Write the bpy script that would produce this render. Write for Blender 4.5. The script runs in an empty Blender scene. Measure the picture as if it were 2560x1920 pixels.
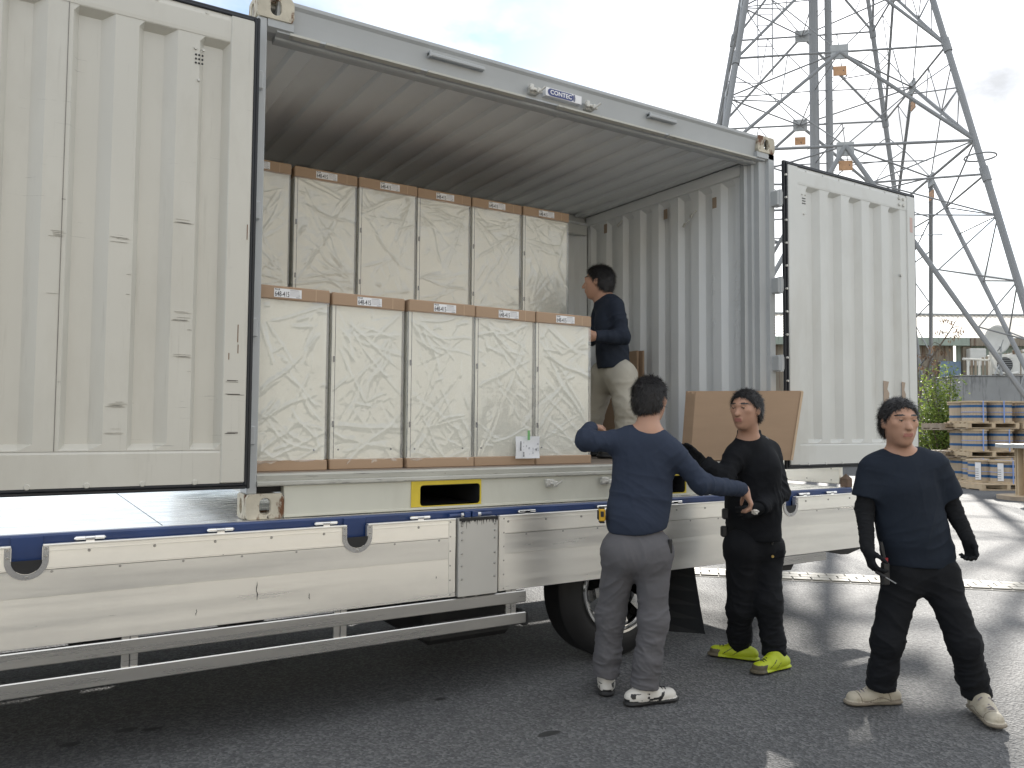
import bpy, bmesh, math, random
import numpy as np
from mathutils import Vector, Matrix

random.seed(7)
SC = bpy.context.scene
COL = SC.collection
R = math.radians

# ------------------------------------------------------------------ camera
CAM = np.array((-0.9251, -3.7911, 1.4243))
AX_R = np.array((0.8481, -0.5298, 0.0078)); AX_R /= np.linalg.norm(AX_R)
AX_F = np.array((0.5294, 0.8470, 0.0493)); AX_F /= np.linalg.norm(AX_F)
AX_U = np.cross(AX_R, AX_F)
cam = bpy.data.cameras.new('camera'); camo = bpy.data.objects.new('camera', cam); COL.objects.link(camo)
mw = Matrix.Identity(4)
for i in range(3):
    mw[i][0] = AX_R[i]; mw[i][1] = AX_U[i]; mw[i][2] = -AX_F[i]; mw[i][3] = CAM[i]
camo.matrix_world = mw
cam.sensor_width = 36.0; cam.lens = 28.125; cam.clip_start = 0.05; cam.clip_end = 3000
SC.camera = camo
SC.render.resolution_x = 1024; SC.render.resolution_y = 768

# ------------------------------------------------------------------ sky, sun, exposure
SUN_EL, SUN_AZ = R(24.3), R(54.0)          # azimuth from +Y towards +X
SUN_DIR = Vector((math.sin(SUN_AZ) * math.cos(SUN_EL), math.cos(SUN_AZ) * math.cos(SUN_EL), math.sin(SUN_EL)))
W = bpy.data.worlds.new('World'); SC.world = W; W.use_nodes = True
nt = W.node_tree; nt.nodes.clear()
wo = nt.nodes.new('ShaderNodeOutputWorld'); bg = nt.nodes.new('ShaderNodeBackground')
sky = nt.nodes.new('ShaderNodeTexSky'); sky.sky_type = 'NISHITA'; sky.sun_disc = False
sky.sun_elevation = SUN_EL; sky.sun_rotation = SUN_AZ; sky.dust_density = 0.35; sky.air_density = 1.0
tc = nt.nodes.new('ShaderNodeTexCoord')
sep = nt.nodes.new('ShaderNodeSeparateXYZ'); nt.links.new(tc.outputs['Generated'], sep.inputs[0])
ad = nt.nodes.new('ShaderNodeMath'); ad.operation = 'ADD'; ad.inputs[1].default_value = 0.22
mx0 = nt.nodes.new('ShaderNodeMath'); mx0.operation = 'MAXIMUM'; mx0.inputs[1].default_value = 0.0
nt.links.new(sep.outputs[2], mx0.inputs[0]); nt.links.new(mx0.outputs[0], ad.inputs[0])
dx = nt.nodes.new('ShaderNodeMath'); dx.operation = 'DIVIDE'; dy = nt.nodes.new('ShaderNodeMath'); dy.operation = 'DIVIDE'
nt.links.new(sep.outputs[0], dx.inputs[0]); nt.links.new(ad.outputs[0], dx.inputs[1])
nt.links.new(sep.outputs[1], dy.inputs[0]); nt.links.new(ad.outputs[0], dy.inputs[1])
cmb = nt.nodes.new('ShaderNodeCombineXYZ'); nt.links.new(dx.outputs[0], cmb.inputs[0]); nt.links.new(dy.outputs[0], cmb.inputs[1])
n1 = nt.nodes.new('ShaderNodeTexNoise'); n1.inputs['Scale'].default_value = 1.4; n1.inputs['Detail'].default_value = 8; n1.inputs['Roughness'].default_value = 0.55
nt.links.new(cmb.outputs[0], n1.inputs['Vector'])
mr = nt.nodes.new('ShaderNodeMapRange'); mr.inputs[1].default_value = 0.36; mr.inputs[2].default_value = 0.53
nt.links.new(n1.outputs[0], mr.inputs[0])
n2 = nt.nodes.new('ShaderNodeTexNoise'); n2.inputs['Scale'].default_value = 1.9; n2.inputs['Detail'].default_value = 7
nt.links.new(cmb.outputs[0], n2.inputs['Vector'])
mr2 = nt.nodes.new('ShaderNodeMapRange'); mr2.inputs[1].default_value = 0.35; mr2.inputs[2].default_value = 0.64
mr2.inputs[3].default_value = 2.6; mr2.inputs[4].default_value = 9.4
nt.links.new(n2.outputs[0], mr2.inputs[0])
cc = nt.nodes.new('ShaderNodeMix'); cc.data_type = 'RGBA'; cc.blend_type = 'MULTIPLY'; cc.inputs[0].default_value = 1.0
cc.inputs[6].default_value = (0.975, 0.99, 1.0, 1)
nt.links.new(mr2.outputs[0], cc.inputs[7])
sc_ = nt.nodes.new('ShaderNodeMix'); sc_.data_type = 'RGBA'; sc_.blend_type = 'ADD'; sc_.inputs[0].default_value = 0.14
nt.links.new(cc.outputs[2], sc_.inputs[6]); nt.links.new(sky.outputs[0], sc_.inputs[7])
mixc = nt.nodes.new('ShaderNodeMix'); mixc.data_type = 'RGBA'
nt.links.new(mr.outputs[0], mixc.inputs[0]); nt.links.new(sky.outputs[0], mixc.inputs[6]); nt.links.new(sc_.outputs[2], mixc.inputs[7])
nt.links.new(mixc.outputs[2], bg.inputs[0]); bg.inputs[1].default_value = 0.10
nt.links.new(bg.outputs[0], wo.inputs[0])
sun = bpy.data.lights.new('sun', 'SUN'); sun.energy = 5.0; sun.angle = R(0.6); sun.color = (1.0, 0.955, 0.88)
suno = bpy.data.objects.new('sun', sun); COL.objects.link(suno)
suno.rotation_euler = SUN_DIR.to_track_quat('Z', 'Y').to_euler(); suno.location = (30, 22, 26)
SC.view_settings.view_transform = 'Standard'; SC.view_settings.look = 'None'
SC.view_settings.exposure = 1.14; SC.view_settings.gamma = 1.0; SC.view_settings.use_curve_mapping = False

# ------------------------------------------------------------------ helpers
def tag(o, label=None, cat=None, group=None, kind=None):
    if label: o['label'] = label
    if cat: o['category'] = cat
    if group: o['group'] = group
    if kind: o['kind'] = kind
    return o

def empty(name, loc=(0, 0, 0), rz=0.0):
    o = bpy.data.objects.new(name, None); COL.objects.link(o)
    o.location = loc; o.rotation_euler = (0, 0, rz); o.empty_display_size = 0.1
    return o

def link(name, me, parent=None, world=True):
    o = bpy.data.objects.new(name, me); COL.objects.link(o)
    if parent is not None:
        o.parent = parent
        if world:
            o.matrix_parent_inverse = WORLD_OF.get(parent.name, Matrix.Identity(4)).inverted()
            WORLD_OF[o.name] = Matrix.Identity(4)
    return o
WORLD_OF = {}

def rootw(name, loc, label, cat, group=None):
    """a thing whose parts are modelled in world coordinates"""
    o = empty(name, loc); WORLD_OF[o.name] = Matrix.Translation(Vector(loc))
    return tag(o, label, cat, group)

class MB:
    def __init__(s): s.v = []; s.f = []; s.m = []
    def add(s, vs, fs, m=0):
        b = len(s.v); s.v += [tuple(map(float, p)) for p in vs]
        for f in fs: s.f.append(tuple(b + i for i in f)); s.m.append(m)
        return s
    def box(s, x0, x1, y0, y1, z0, z1, ch=0.0, m=0):
        if ch <= 0:
            vs = [(x, y, z) for z in (z0, z1) for y in (y0, y1) for x in (x0, x1)]
            return s.add(vs, [(0, 2, 3, 1), (4, 5, 7, 6), (0, 1, 5, 4), (2, 6, 7, 3), (0, 4, 6, 2), (1, 3, 7, 5)], m)
        c = (0.5 * (x0 + x1), 0.5 * (y0 + y1), 0.5 * (z0 + z1)); h = (0.5 * (x1 - x0), 0.5 * (y1 - y0), 0.5 * (z1 - z0))
        ch = min(ch, 0.45 * min(h) * 2)
        vs = []; idx = {}
        for sx in (-1, 1):
            for sy in (-1, 1):
                for sz in (-1, 1):
                    sg = (sx, sy, sz)
                    for a in range(3):
                        p = [c[i] + sg[i] * (h[i] if i == a else h[i] - ch) for i in range(3)]
                        idx[(sg, a)] = len(vs); vs.append(p)
        fs = []
        for a in range(3):
            b_, c_ = (a + 1) % 3, (a + 2) % 3
            for sa in (-1, 1):
                q = []
                for sb, sc in ((-1, -1), (1, -1), (1, 1), (-1, 1)):
                    g = [0, 0, 0]; g[a] = sa; g[b_] = sb; g[c_] = sc; q.append(idx[(tuple(g), a)])
                fs.append(tuple(q) if sa > 0 else tuple(reversed(q)))
        for a in range(3):                       # edges along a
            b_, c_ = (a + 1) % 3, (a + 2) % 3
            for sb in (-1, 1):
                for sc in (-1, 1):
                    def g(sa, face):
                        t = [0, 0, 0]; t[a] = sa; t[b_] = sb; t[c_] = sc; return idx[(tuple(t), face)]
                    q = (g(-1, b_), g(1, b_), g(1, c_), g(-1, c_))
                    fs.append(q if sb * sc < 0 else tuple(reversed(q)))
        for sx in (-1, 1):
            for sy in (-1, 1):
                for sz in (-1, 1):
                    q = [idx[((sx, sy, sz), a)] for a in range(3)]
                    fs.append(tuple(q) if sx * sy * sz > 0 else tuple(reversed(q)))
        return s.add(vs, fs, m)
    def cyl(s, a, b, r, n=12, r2=None, m=0, cap=True):
        a = Vector(a); b = Vector(b); r2 = r if r2 is None else r2
        d = (b - a).normalized(); t = d.orthogonal().normalized(); u = d.cross(t)
        vs = []
        for p, rr in ((a, r), (b, r2)):
            for i in range(n):
                w = 2 * math.pi * i / n; vs.append(p + (t * math.cos(w) + u * math.sin(w)) * rr)
        fs = [(i, (i + 1) % n, n + (i + 1) % n, n + i) for i in range(n)]
        if cap: fs += [tuple(range(n - 1, -1, -1)), tuple(range(n, 2 * n))]
        return s.add(vs, fs, m)
    def tube(s, pts, r, n=8, m=0):
        pts = [Vector(p) for p in pts]; vs = []; k = len(pts)
        up = Vector((0.13, 0.21, 0.97))
        for i, p in enumerate(pts):
            d = (pts[min(i + 1, k - 1)] - pts[max(i - 1, 0)]).normalized()
            t = d.cross(up); t = t.normalized() if t.length > 1e-4 else d.orthogonal().normalized(); u = d.cross(t)
            rr = r[i] if isinstance(r, (list, tuple)) else r
            for j in range(n):
                w = 2 * math.pi * j / n; vs.append(p + (t * math.cos(w) + u * math.sin(w)) * rr)
        fs = [(i * n + j, i * n + (j + 1) % n, (i + 1) * n + (j + 1) % n, (i + 1) * n + j) for i in range(k - 1) for j in range(n)]
        fs += [tuple(range(n - 1, -1, -1)), tuple(range((k - 1) * n, k * n))]
        return s.add(vs, fs, m)
    def prism(s, poly, lo, hi, axis='x', m=0):
        """poly: 2-D outline in the other two axes (x:(y,z) y:(x,z) z:(x,y)), extruded lo..hi"""
        n = len(poly)
        def P(q, h):
            return (h, q[0], q[1]) if axis == 'x' else (q[0], h, q[1]) if axis == 'y' else (q[0], q[1], h)
        vs = [P(q, lo) for q in poly] + [P(q, hi) for q in poly]
        fs = [(i, (i + 1) % n, n + (i + 1) % n, n + i) for i in range(n)] + [tuple(range(n - 1, -1, -1)), tuple(range(n, 2 * n))]
        return s.add(vs, fs, m)
    def ring(s, outer, inner, lo, hi, axis='y', m=0):
        """plate with a hole: outer and inner outlines with equal point counts"""
        n = len(outer)
        def P(q, h):
            return (h, q[0], q[1]) if axis == 'x' else (q[0], h, q[1]) if axis == 'y' else (q[0], q[1], h)
        vs = [P(q, lo) for q in outer] + [P(q, lo) for q in inner] + [P(q, hi) for q in outer] + [P(q, hi) for q in inner]
        fs = []
        for i in range(n):
            j = (i + 1) % n
            fs += [(i, j, n + j, n + i), (2 * n + j, 2 * n + i, 3 * n + i, 3 * n + j), (j, i, 2 * n + i, 2 * n + j), (n + i, n + j, 3 * n + j, 3 * n + i)]
        return s.add(vs, fs, m)
    def mesh(s, name, mats, smooth=False):
        me = bpy.data.meshes.new(name); me.from_pydata(s.v, [], s.f)
        for mt in (mats if isinstance(mats, (list, tuple)) else [mats]): me.materials.append(mt)
        if any(s.m): me.polygons.foreach_set('material_index', s.m)
        bm = bmesh.new(); bm.from_mesh(me); bmesh.ops.recalc_face_normals(bm, faces=bm.faces); bm.to_mesh(me); bm.free()
        if smooth:
            me.polygons.foreach_set('use_smooth', [True] * len(me.polygons))
            try: me.set_sharp_from_angle(angle=R(35))
            except Exception: pass
        me.update(); return me
    def build(s, name, mats, parent=None, smooth=False, world=True):
        return link(name, s.mesh(name, mats, smooth), parent, world)

def copy_tree(o, parent=None):
    c = o.copy(); COL.objects.link(c)
    if parent is not None: c.parent = parent
    for ch in list(o.children): copy_tree(ch, c)
    return c

def np_mesh(name, V, F, mats, midx=None, smooth=True):
    me = bpy.data.meshes.new(name)
    V = np.asarray(V, np.float32); F = np.asarray(F, np.int32); n = F.shape[1]
    me.vertices.add(len(V)); me.vertices.foreach_set('co', V.ravel())
    me.loops.add(F.size); me.loops.foreach_set('vertex_index', F.ravel())
    me.polygons.add(len(F)); me.polygons.foreach_set('loop_start', np.arange(0, F.size, n, dtype=np.int32))
    me.polygons.foreach_set('loop_total', np.full(len(F), n, np.int32))
    for mt in (mats if isinstance(mats, (list, tuple)) else [mats]): me.materials.append(mt)
    if midx is not None: me.polygons.foreach_set('material_index', np.asarray(midx, np.int32))
    if smooth: me.polygons.foreach_set('use_smooth', np.ones(len(F), bool))
    me.update(calc_edges=True); me.validate(); return me

def arc(cx, cz, r, a0, a1, n):
    return [(cx + r * math.cos(a0 + (a1 - a0) * i / n), cz + r * math.sin(a0 + (a1 - a0) * i / n)) for i in range(n + 1)]

# value noise in numpy
def vnoise(P, seed=0):
    P = np.asarray(P, float); i0 = np.floor(P).astype(np.int64); f = P - i0; f = f * f * (3 - 2 * f)
    def h(ix, iy, iz):
        n = (ix * 374761393 + iy * 668265263 + iz * 2147483647 + seed * 974711) & 0xffffffff
        n = ((n ^ (n >> 13)) * 1274126177) & 0xffffffff
        return ((n ^ (n >> 16)) & 0xffff) / 65535.0
    out = 0
    for a in (0, 1):
        for b in (0, 1):
            for c in (0, 1):
                w = (f[:, 0] if a else 1 - f[:, 0]) * (f[:, 1] if b else 1 - f[:, 1]) * (f[:, 2] if c else 1 - f[:, 2])
                out = out + w * h(i0[:, 0] + a, i0[:, 1] + b, i0[:, 2] + c)
    return out * 2 - 1

# ------------------------------------------------------------------ materials
def mat(name, col, rough=0.5, metal=0.0, spec=0.5, var=0.0, vs=3.0, bump=0.0, bs=60.0, stretch=(1, 1, 1), dirt=(), rvar=0.0, coat=0.0, bdist=0.002, bstretch=None):
    m = bpy.data.materials.new(name); m.use_nodes = True; t = m.node_tree; L = t.links
    p = t.nodes['Principled BSDF']; p.inputs['Roughness'].default_value = rough; p.inputs['Metallic'].default_value = metal
    p.inputs['Specular IOR Level'].default_value = spec; p.inputs['Base Color'].default_value = (*col, 1)
    if coat: p.inputs['Coat Weight'].default_value = coat; p.inputs['Coat Roughness'].default_value = 0.08
    co = t.nodes.new('ShaderNodeTexCoord')
    def mapped(st):
        if tuple(st) == (1, 1, 1): return co.outputs['Object']
        mp = t.nodes.new('ShaderNodeMapping'); mp.inputs['Scale'].default_value = st; L.new(co.outputs['Object'], mp.inputs[0]); return mp.outputs[0]
    def noise(sc, st, det=5.0, rg=0.55):
        n = t.nodes.new('ShaderNodeTexNoise'); n.inputs['Scale'].default_value = sc; n.inputs['Detail'].default_value = det
        n.inputs['Roughness'].default_value = rg; L.new(mapped(st), n.inputs['Vector']); return n.outputs[0]
    cur = None
    if var > 0:
        mr = t.nodes.new('ShaderNodeMapRange'); mr.inputs[1].default_value = 0.25; mr.inputs[2].default_value = 0.75
        L.new(noise(vs, stretch), mr.inputs[0])
        mx = t.nodes.new('ShaderNodeMix'); mx.data_type = 'RGBA'
        mx.inputs[6].default_value = (*[c * (1 - var) for c in col], 1); mx.inputs[7].default_value = (*[min(1, c * (1 + var)) for c in col], 1)
        L.new(mr.outputs[0], mx.inputs[0]); cur = mx.outputs[2]
    for d in dirt:
        nz = noise(d.get('s', 4), d.get('st', (1, 1, 1)), d.get('det', 8), d.get('rg', 0.65))
        mr = t.nodes.new('ShaderNodeMapRange'); mr.inputs[1].default_value = d['t']; mr.inputs[2].default_value = d['t'] + d.get('w', 0.08)
        mr.inputs[4].default_value = d.get('a', 1.0); L.new(nz, mr.inputs[0]); fac = mr.outputs[0]
        if 'm' in d:                      # patchy mask
            ms = d['m']; nz2 = noise(ms[0], ms[3] if len(ms) > 3 else (1, 1, 1)); m2 = t.nodes.new('ShaderNodeMapRange'); m2.inputs[1].default_value = ms[1]; m2.inputs[2].default_value = ms[2]
            L.new(nz2, m2.inputs[0]); ml = t.nodes.new('ShaderNodeMath'); ml.operation = 'MULTIPLY'; L.new(fac, ml.inputs[0]); L.new(m2.outputs[0], ml.inputs[1]); fac = ml.outputs[0]
        mx = t.nodes.new('ShaderNodeMix'); mx.data_type = 'RGBA'; L.new(fac, mx.inputs[0])
        if cur is None: mx.inputs[6].default_value = (*col, 1)
        else: L.new(cur, mx.inputs[6])
        mx.inputs[7].default_value = (*d['c'], 1); cur = mx.outputs[2]
    if cur is not None: L.new(cur, p.inputs['Base Color'])
    if rvar > 0:
        mr = t.nodes.new('ShaderNodeMapRange'); mr.inputs[1].default_value = 0.3; mr.inputs[2].default_value = 0.7
        mr.inputs[3].default_value = max(0.02, rough - rvar); mr.inputs[4].default_value = min(1, rough + rvar)
        L.new(noise(vs * 2.3, stretch), mr.inputs[0]); L.new(mr.outputs[0], p.inputs['Roughness'])
    if bump > 0:
        b = t.nodes.new('ShaderNodeBump'); b.inputs['Strength'].default_value = bump; b.inputs['Distance'].default_value = bdist
        L.new(noise(bs, bstretch or stretch, 4), b.inputs['Height']); L.new(b.outputs[0], p.inputs['Normal'])
    return m

SCUFF = dict(c=(0.06, 0.055, 0.05), s=5.0, st=(1.2, 1, 26), t=0.655, w=0.03, a=0.85, m=(1.6, 0.5, 0.66))
RUST = dict(c=(0.16, 0.062, 0.022), s=9.0, t=0.63, w=0.09, a=0.9)
GRIME = dict(c=(0.33, 0.30, 0.24), s=2.2, st=(1, 1, 0.35), t=0.52, w=0.25, a=0.35)
M = {}
M['door'] = mat('door_paint', (0.55, 0.535, 0.48), 0.32, spec=.6, var=0.05, vs=1.4, bump=0.10, bs=160, dirt=[GRIME, dict(c=(0.10, 0.095, 0.085), s=3.2, st=(1.0, 1, 30), t=0.66, w=0.035, a=0.8, m=(1.5, 0.50, 0.64)), dict(c=(0.07, 0.06, 0.05), s=26, st=(1, 1, 0.6), t=0.72, w=0.03, a=0.8, m=(2.1, 0.5, 0.62)), dict(c=(0.30, 0.28, 0.24), s=5, st=(7, 1, .35), t=.60, w=.15, a=.35), dict(c=(0.22, 0.10, 0.05), s=14, t=0.745, w=0.03, m=(1.1, 0.5, 0.7))])
M['door2'] = mat('door_paint_far', (0.58, 0.585, 0.56), 0.36, var=0.05, vs=1.5, bump=0.08, bs=160, dirt=[GRIME, dict(c=(0.12, 0.11, 0.10), s=18, t=0.735, w=0.03, m=(1.6, 0.5, 0.65))])
M['frame'] = mat('frame_paint', (0.40, 0.415, 0.42), 0.5, var=0.08, vs=2, bump=0.08, bs=120, dirt=[dict(c=(0.14, 0.13, 0.12), s=7, st=(1, 1, 5), t=0.70, w=0.05, m=(1.2, 0.5, 0.66))])
M['inner'] = mat('inner_paint', (0.76, 0.78, 0.785), 0.5, var=0.05, vs=1.2, bump=0.06, bs=140, dirt=[dict(c=(0.14, 0.13, 0.12), s=6, st=(1, 1, 9), t=0.72, w=0.04, m=(1.2, 0.5, 0.66))])
M['rail'] = mat('rail_paint', (0.55, 0.545, 0.47), 0.5, var=0.08, vs=2.5, bump=0.12, bs=90, dirt=[GRIME, dict(c=(0.09, 0.08, 0.07), s=20, st=(1, 1, 0.7), t=0.69, w=0.05, m=(2.0, 0.45, 0.6)), dict(c=(0.20, 0.09, 0.04), s=11, st=(1.5, 1, 0.5), t=0.70, w=0.05)])
M['sill'] = mat('sill_paint', (0.46, 0.455, 0.41), 0.5, var=0.15, vs=6, bump=0.2, bs=80, stretch=(0.4, 1, 1), dirt=[dict(c=(0.10, 0.09, 0.085), s=8, st=(1, 1, 12), t=0.58, w=0.1, a=0.8), dict(c=(0.17, 0.08, 0.04), s=14, t=0.68, w=0.05)])
M['casting'] = mat('casting_paint', (0.50, 0.46, 0.37), 0.7, var=0.2, vs=9, bump=0.55, bs=45, bdist=0.004, dirt=[dict(c=(0.13, 0.055, 0.022), s=13, st=(1, 1, 0.5), t=0.53, w=0.07), dict(c=(0.05, 0.04, 0.035), s=22, t=0.64, w=0.06)])
M['rubber'] = mat('rubber', (0.012, 0.014, 0.018), 0.5, var=0.25, vs=6, bump=0.1, bs=50)
M['yellow'] = mat('yellow_paint', (0.62, 0.47, 0.035), 0.5, var=0.12, vs=6, bump=0.2, bs=60, dirt=[dict(c=(0.11, 0.07, 0.04), s=16, t=0.62, w=0.06), dict(c=(0.05, 0.045, 0.04), s=30, st=(1, 1, 3), t=0.69, w=0.05)])
M['dark'] = mat('dark_steel', (0.016, 0.016, 0.017), 0.65, var=0.3, vs=6)
M['plywood'] = mat('floor_plywood', (0.23, 0.185, 0.15), 0.65, var=0.18, vs=3, stretch=(0.6, 6, 1), bump=0.2, bs=40, dirt=[dict(c=(0.08, 0.07, 0.065), s=5, t=0.58, w=0.2, a=0.7)])
M['alu'] = mat('brushed_aluminium', (0.87, 0.85, 0.80), 0.34, metal=0.80, var=0.035, vs=1.3, stretch=(0.35, 1, 9), rvar=0.09, bump=0.10, bs=34, bdist=0.0012, bstretch=(0.3, 1, 3.2), dirt=[dict(c=(0.60, 0.59, 0.57), s=1.4, st=(0.9, 1, 1.6), t=0.48, w=0.3, a=0.45), dict(c=(0.30, 0.28, 0.25), s=40, st=(1, 1, 1), t=0.70, w=0.05, a=0.5, m=(1.0, .5, .65)), dict(c=(0.06, 0.055, 0.05), s=15, st=(9, 1, 1.2), t=0.75, w=0.03, a=0.85)])
M['alu_post'] = mat('painted_post', (0.52, 0.51, 0.48), 0.42, metal=0.25, var=0.05, vs=3, bump=0.08, bs=60, dirt=[dict(c=(0.02, 0.02, 0.02), s=13, st=(3.5, 1, 0.7), t=0.70, w=0.03, m=(2.2, 0.42, 0.55))])
M['deck'] = mat('deck_plate', (0.92, 0.92, 0.92), 0.30, metal=0.7, var=0.12, vs=6, stretch=(0.4, 2.2, 1), rvar=0.12, bump=0.25, bs=30, dirt=[dict(c=(0.5, 0.5, 0.5), s=9, st=(0.5, 3, 1), t=0.55, w=0.12, a=0.6), dict(c=(0.12, 0.12, 0.12), s=26, st=(0.4, 2, 1), t=0.66, w=0.05, a=0.6)])
M['chrome'] = mat('polished_steel', (0.80, 0.79, 0.77), 0.12, metal=1.0, rvar=0.06, vs=8)
M['steel_rail'] = mat('stainless_rail', (0.52, 0.51, 0.49), 0.30, metal=0.9, var=0.06, vs=2, stretch=(0.3, 1, 6), rvar=0.06, dirt=[dict(c=(0.26, 0.24, 0.21), s=1.5, st=(1, 1, 1), t=0.58, w=0.2, a=0.5)])
M['blue'] = mat('blue_paint', (0.010, 0.036, 0.135), 0.35, var=0.25, vs=5, coat=0.2, dirt=[dict(c=(0.30, 0.32, 0.35), s=20, st=(0.6, 1, 2), t=0.71, w=0.04), dict(c=(0.02, 0.02, 0.022), s=7, t=0.63, w=0.08)])
M['rivet'] = mat('rivet_steel', (0.42, 0.41, 0.39), 0.35, metal=0.9)
M['tyre'] = mat('tyre_rubber', (0.014, 0.014, 0.015), 0.62, var=0.3, vs=8, bump=0.2, bs=40)
M['card'] = mat('cardboard', (0.38, 0.262, 0.172), 0.75, var=0.05, vs=4, bump=0.06, bs=120, stretch=(1, 1, 4), dirt=[dict(c=(0.30, 0.19, 0.115), s=2.5, t=0.60, w=0.2, a=0.5)])
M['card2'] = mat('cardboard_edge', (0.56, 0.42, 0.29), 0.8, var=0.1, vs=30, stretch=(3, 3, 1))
M['cream'] = mat('cabinet_cream', (0.70, 0.69, 0.61), 0.4, var=0.02, vs=1)
M['seam'] = mat('seam_dark', (0.03, 0.035, 0.045), 0.6)
M['label'] = mat('label_paper', (0.78, 0.78, 0.79), 0.6, var=0.02, vs=10)
M['ink'] = mat('ink', (0.015, 0.016, 0.02), 0.6)
M['ink_soft'] = mat('ink_grey', (0.20, 0.20, 0.22), 0.6)
M['green_tape'] = mat('green_tape', (0.19, 0.44, 0.17), 0.45)
M['navy_print'] = mat('navy_print', (0.05, 0.065, 0.19), 0.5)
M['chalk'] = mat('chalk', (0.72, 0.73, 0.72), 0.9)
M['zinc'] = mat('zinc_fitting', (0.55, 0.54, 0.50), 0.5, metal=0.3, var=0.15, vs=20, bump=0.3, bs=60)
M['tape'] = mat('brown_tape', (0.33, 0.25, 0.185), 0.5, var=0.1, vs=20)
M['orange'] = mat('orange_lens', (0.75, 0.16, 0.03), 0.2, coat=0.5)

def film_material():
    m = bpy.data.materials.new('plastic_film'); m.use_nodes = True; t = m.node_tree; L = t.links; t.nodes.clear()
    out = t.nodes.new('ShaderNodeOutputMaterial'); tr = t.nodes.new('ShaderNodeBsdfTransparent'); tr.inputs[0].default_value = (0.985, 0.985, 0.975, 1)
    gl = t.nodes.new('ShaderNodeBsdfGlossy'); gl.inputs['Roughness'].default_value = 0.15; gl.inputs[0].default_value = (1, 1, 1, 1)
    df = t.nodes.new('ShaderNodeBsdfDiffuse'); df.inputs[0].default_value = (0.88, 0.88, 0.87, 1)
    lw = t.nodes.new('ShaderNodeFresnel'); lw.inputs[0].default_value = 1.5
    mr = t.nodes.new('ShaderNodeMapRange'); mr.inputs[1].default_value = 0.03; mr.inputs[2].default_value = 0.5; mr.inputs[3].default_value = 0.08; mr.inputs[4].default_value = 0.20
    L.new(lw.outputs[0], mr.inputs[0])
    co = t.nodes.new('ShaderNodeTexCoord'); nz = t.nodes.new('ShaderNodeTexNoise'); nz.inputs['Scale'].default_value = 17; nz.inputs['Detail'].default_value = 3; nz.inputs['Distortion'].default_value = 1.6
    L.new(co.outputs['Object'], nz.inputs['Vector'])
    b = t.nodes.new('ShaderNodeBump'); b.inputs['Strength'].default_value = 0.14; b.inputs['Distance'].default_value = 0.012; L.new(nz.outputs[0], b.inputs['Height'])
    L.new(b.outputs[0], gl.inputs['Normal']); L.new(b.outputs[0], lw.inputs['Normal'])
    m1 = t.nodes.new('ShaderNodeMixShader'); m1.inputs[0].default_value = 0.16; L.new(tr.outputs[0], m1.inputs[1]); L.new(df.outputs[0], m1.inputs[2])
    m2 = t.nodes.new('ShaderNodeMixShader'); L.new(mr.outputs[0], m2.inputs[0]); L.new(m1.outputs[0], m2.inputs[1]); L.new(gl.outputs[0], m2.inputs[2])
    L.new(m2.outputs[0], out.inputs[0]); return m
M['film'] = film_material()

def asphalt_material():
    m = mat('asphalt', (0.10, 0.102, 0.105), 0.80, spec=0.40)
    t = m.node_tree; L = t.links; p = t.nodes['Principled BSDF']; co = t.nodes.new('ShaderNodeTexCoord')
    def nz(s, d=4):
        n = t.nodes.new('ShaderNodeTexNoise'); n.inputs['Scale'].default_value = s; n.inputs['Detail'].default_value = d; L.new(co.outputs['Object'], n.inputs['Vector']); return n.outputs[0]
    vo = t.nodes.new('ShaderNodeTexVoronoi'); vo.inputs['Scale'].default_value = 78; L.new(co.outputs['Object'], vo.inputs['Vector'])
    ramp = t.nodes.new('ShaderNodeValToRGB'); r = ramp.color_ramp
    r.elements[0].position = 0.0; r.elements[0].color = (0.040, 0.041, 0.043, 1); r.elements[1].position = 1.0; r.elements[1].color = (0.36, 0.36, 0.35, 1)
    e = r.elements.new(0.55); e.color = (0.095, 0.096, 0.098, 1); e = r.elements.new(0.85); e.color = (0.165, 0.165, 0.165, 1)
    sp = t.nodes.new('ShaderNodeSeparateColor'); L.new(vo.outputs['Color'], sp.inputs[0])
    fine = t.nodes.new('ShaderNodeMath'); fine.operation = 'MULTIPLY_ADD'; fine.inputs[1].default_value = 0.55; L.new(sp.outputs[0], fine.inputs[0])
    f2 = t.nodes.new('ShaderNodeMath'); f2.operation = 'MULTIPLY'; f2.inputs[1].default_value = 0.5; L.new(nz(170, 3), f2.inputs[0]); L.new(f2.outputs[0], fine.inputs[2])
    L.new(fine.outputs[0], ramp.inputs[0])
    big = t.nodes.new('ShaderNodeMapRange'); big.inputs[1].default_value = 0.3; big.inputs[2].default_value = 0.7; big.inputs[3].default_value = 0.78; big.inputs[4].default_value = 1.2; L.new(nz(0.6, 6), big.inputs[0])
    mx = t.nodes.new('ShaderNodeMix'); mx.data_type = 'RGBA'; mx.blend_type = 'MULTIPLY'; mx.inputs[0].default_value = 1; L.new(ramp.outputs[0], mx.inputs[6]); L.new(big.outputs[0], mx.inputs[7])
    L.new(mx.outputs[2], p.inputs['Base Color'])
    b = t.nodes.new('ShaderNodeBump'); b.inputs['Strength'].default_value = 0.8; b.inputs['Distance'].default_value = 0.008
    L.new(vo.outputs['Distance'], b.inputs['Height']); L.new(b.outputs[0], p.inputs['Normal'])
    return m
M['asphalt'] = asphalt_material()
M['oil'] = mat('oil_stain', (0.022, 0.022, 0.023), 0.5, var=0.2, vs=20)
M['paver'] = mat('paver_stone', (0.27, 0.255, 0.22), 0.75, var=0.15, vs=1.7, bump=0.2, bs=70)
M['joint'] = mat('joint_mortar', (0.20, 0.19, 0.17), 0.85, var=0.15, vs=10)

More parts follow.
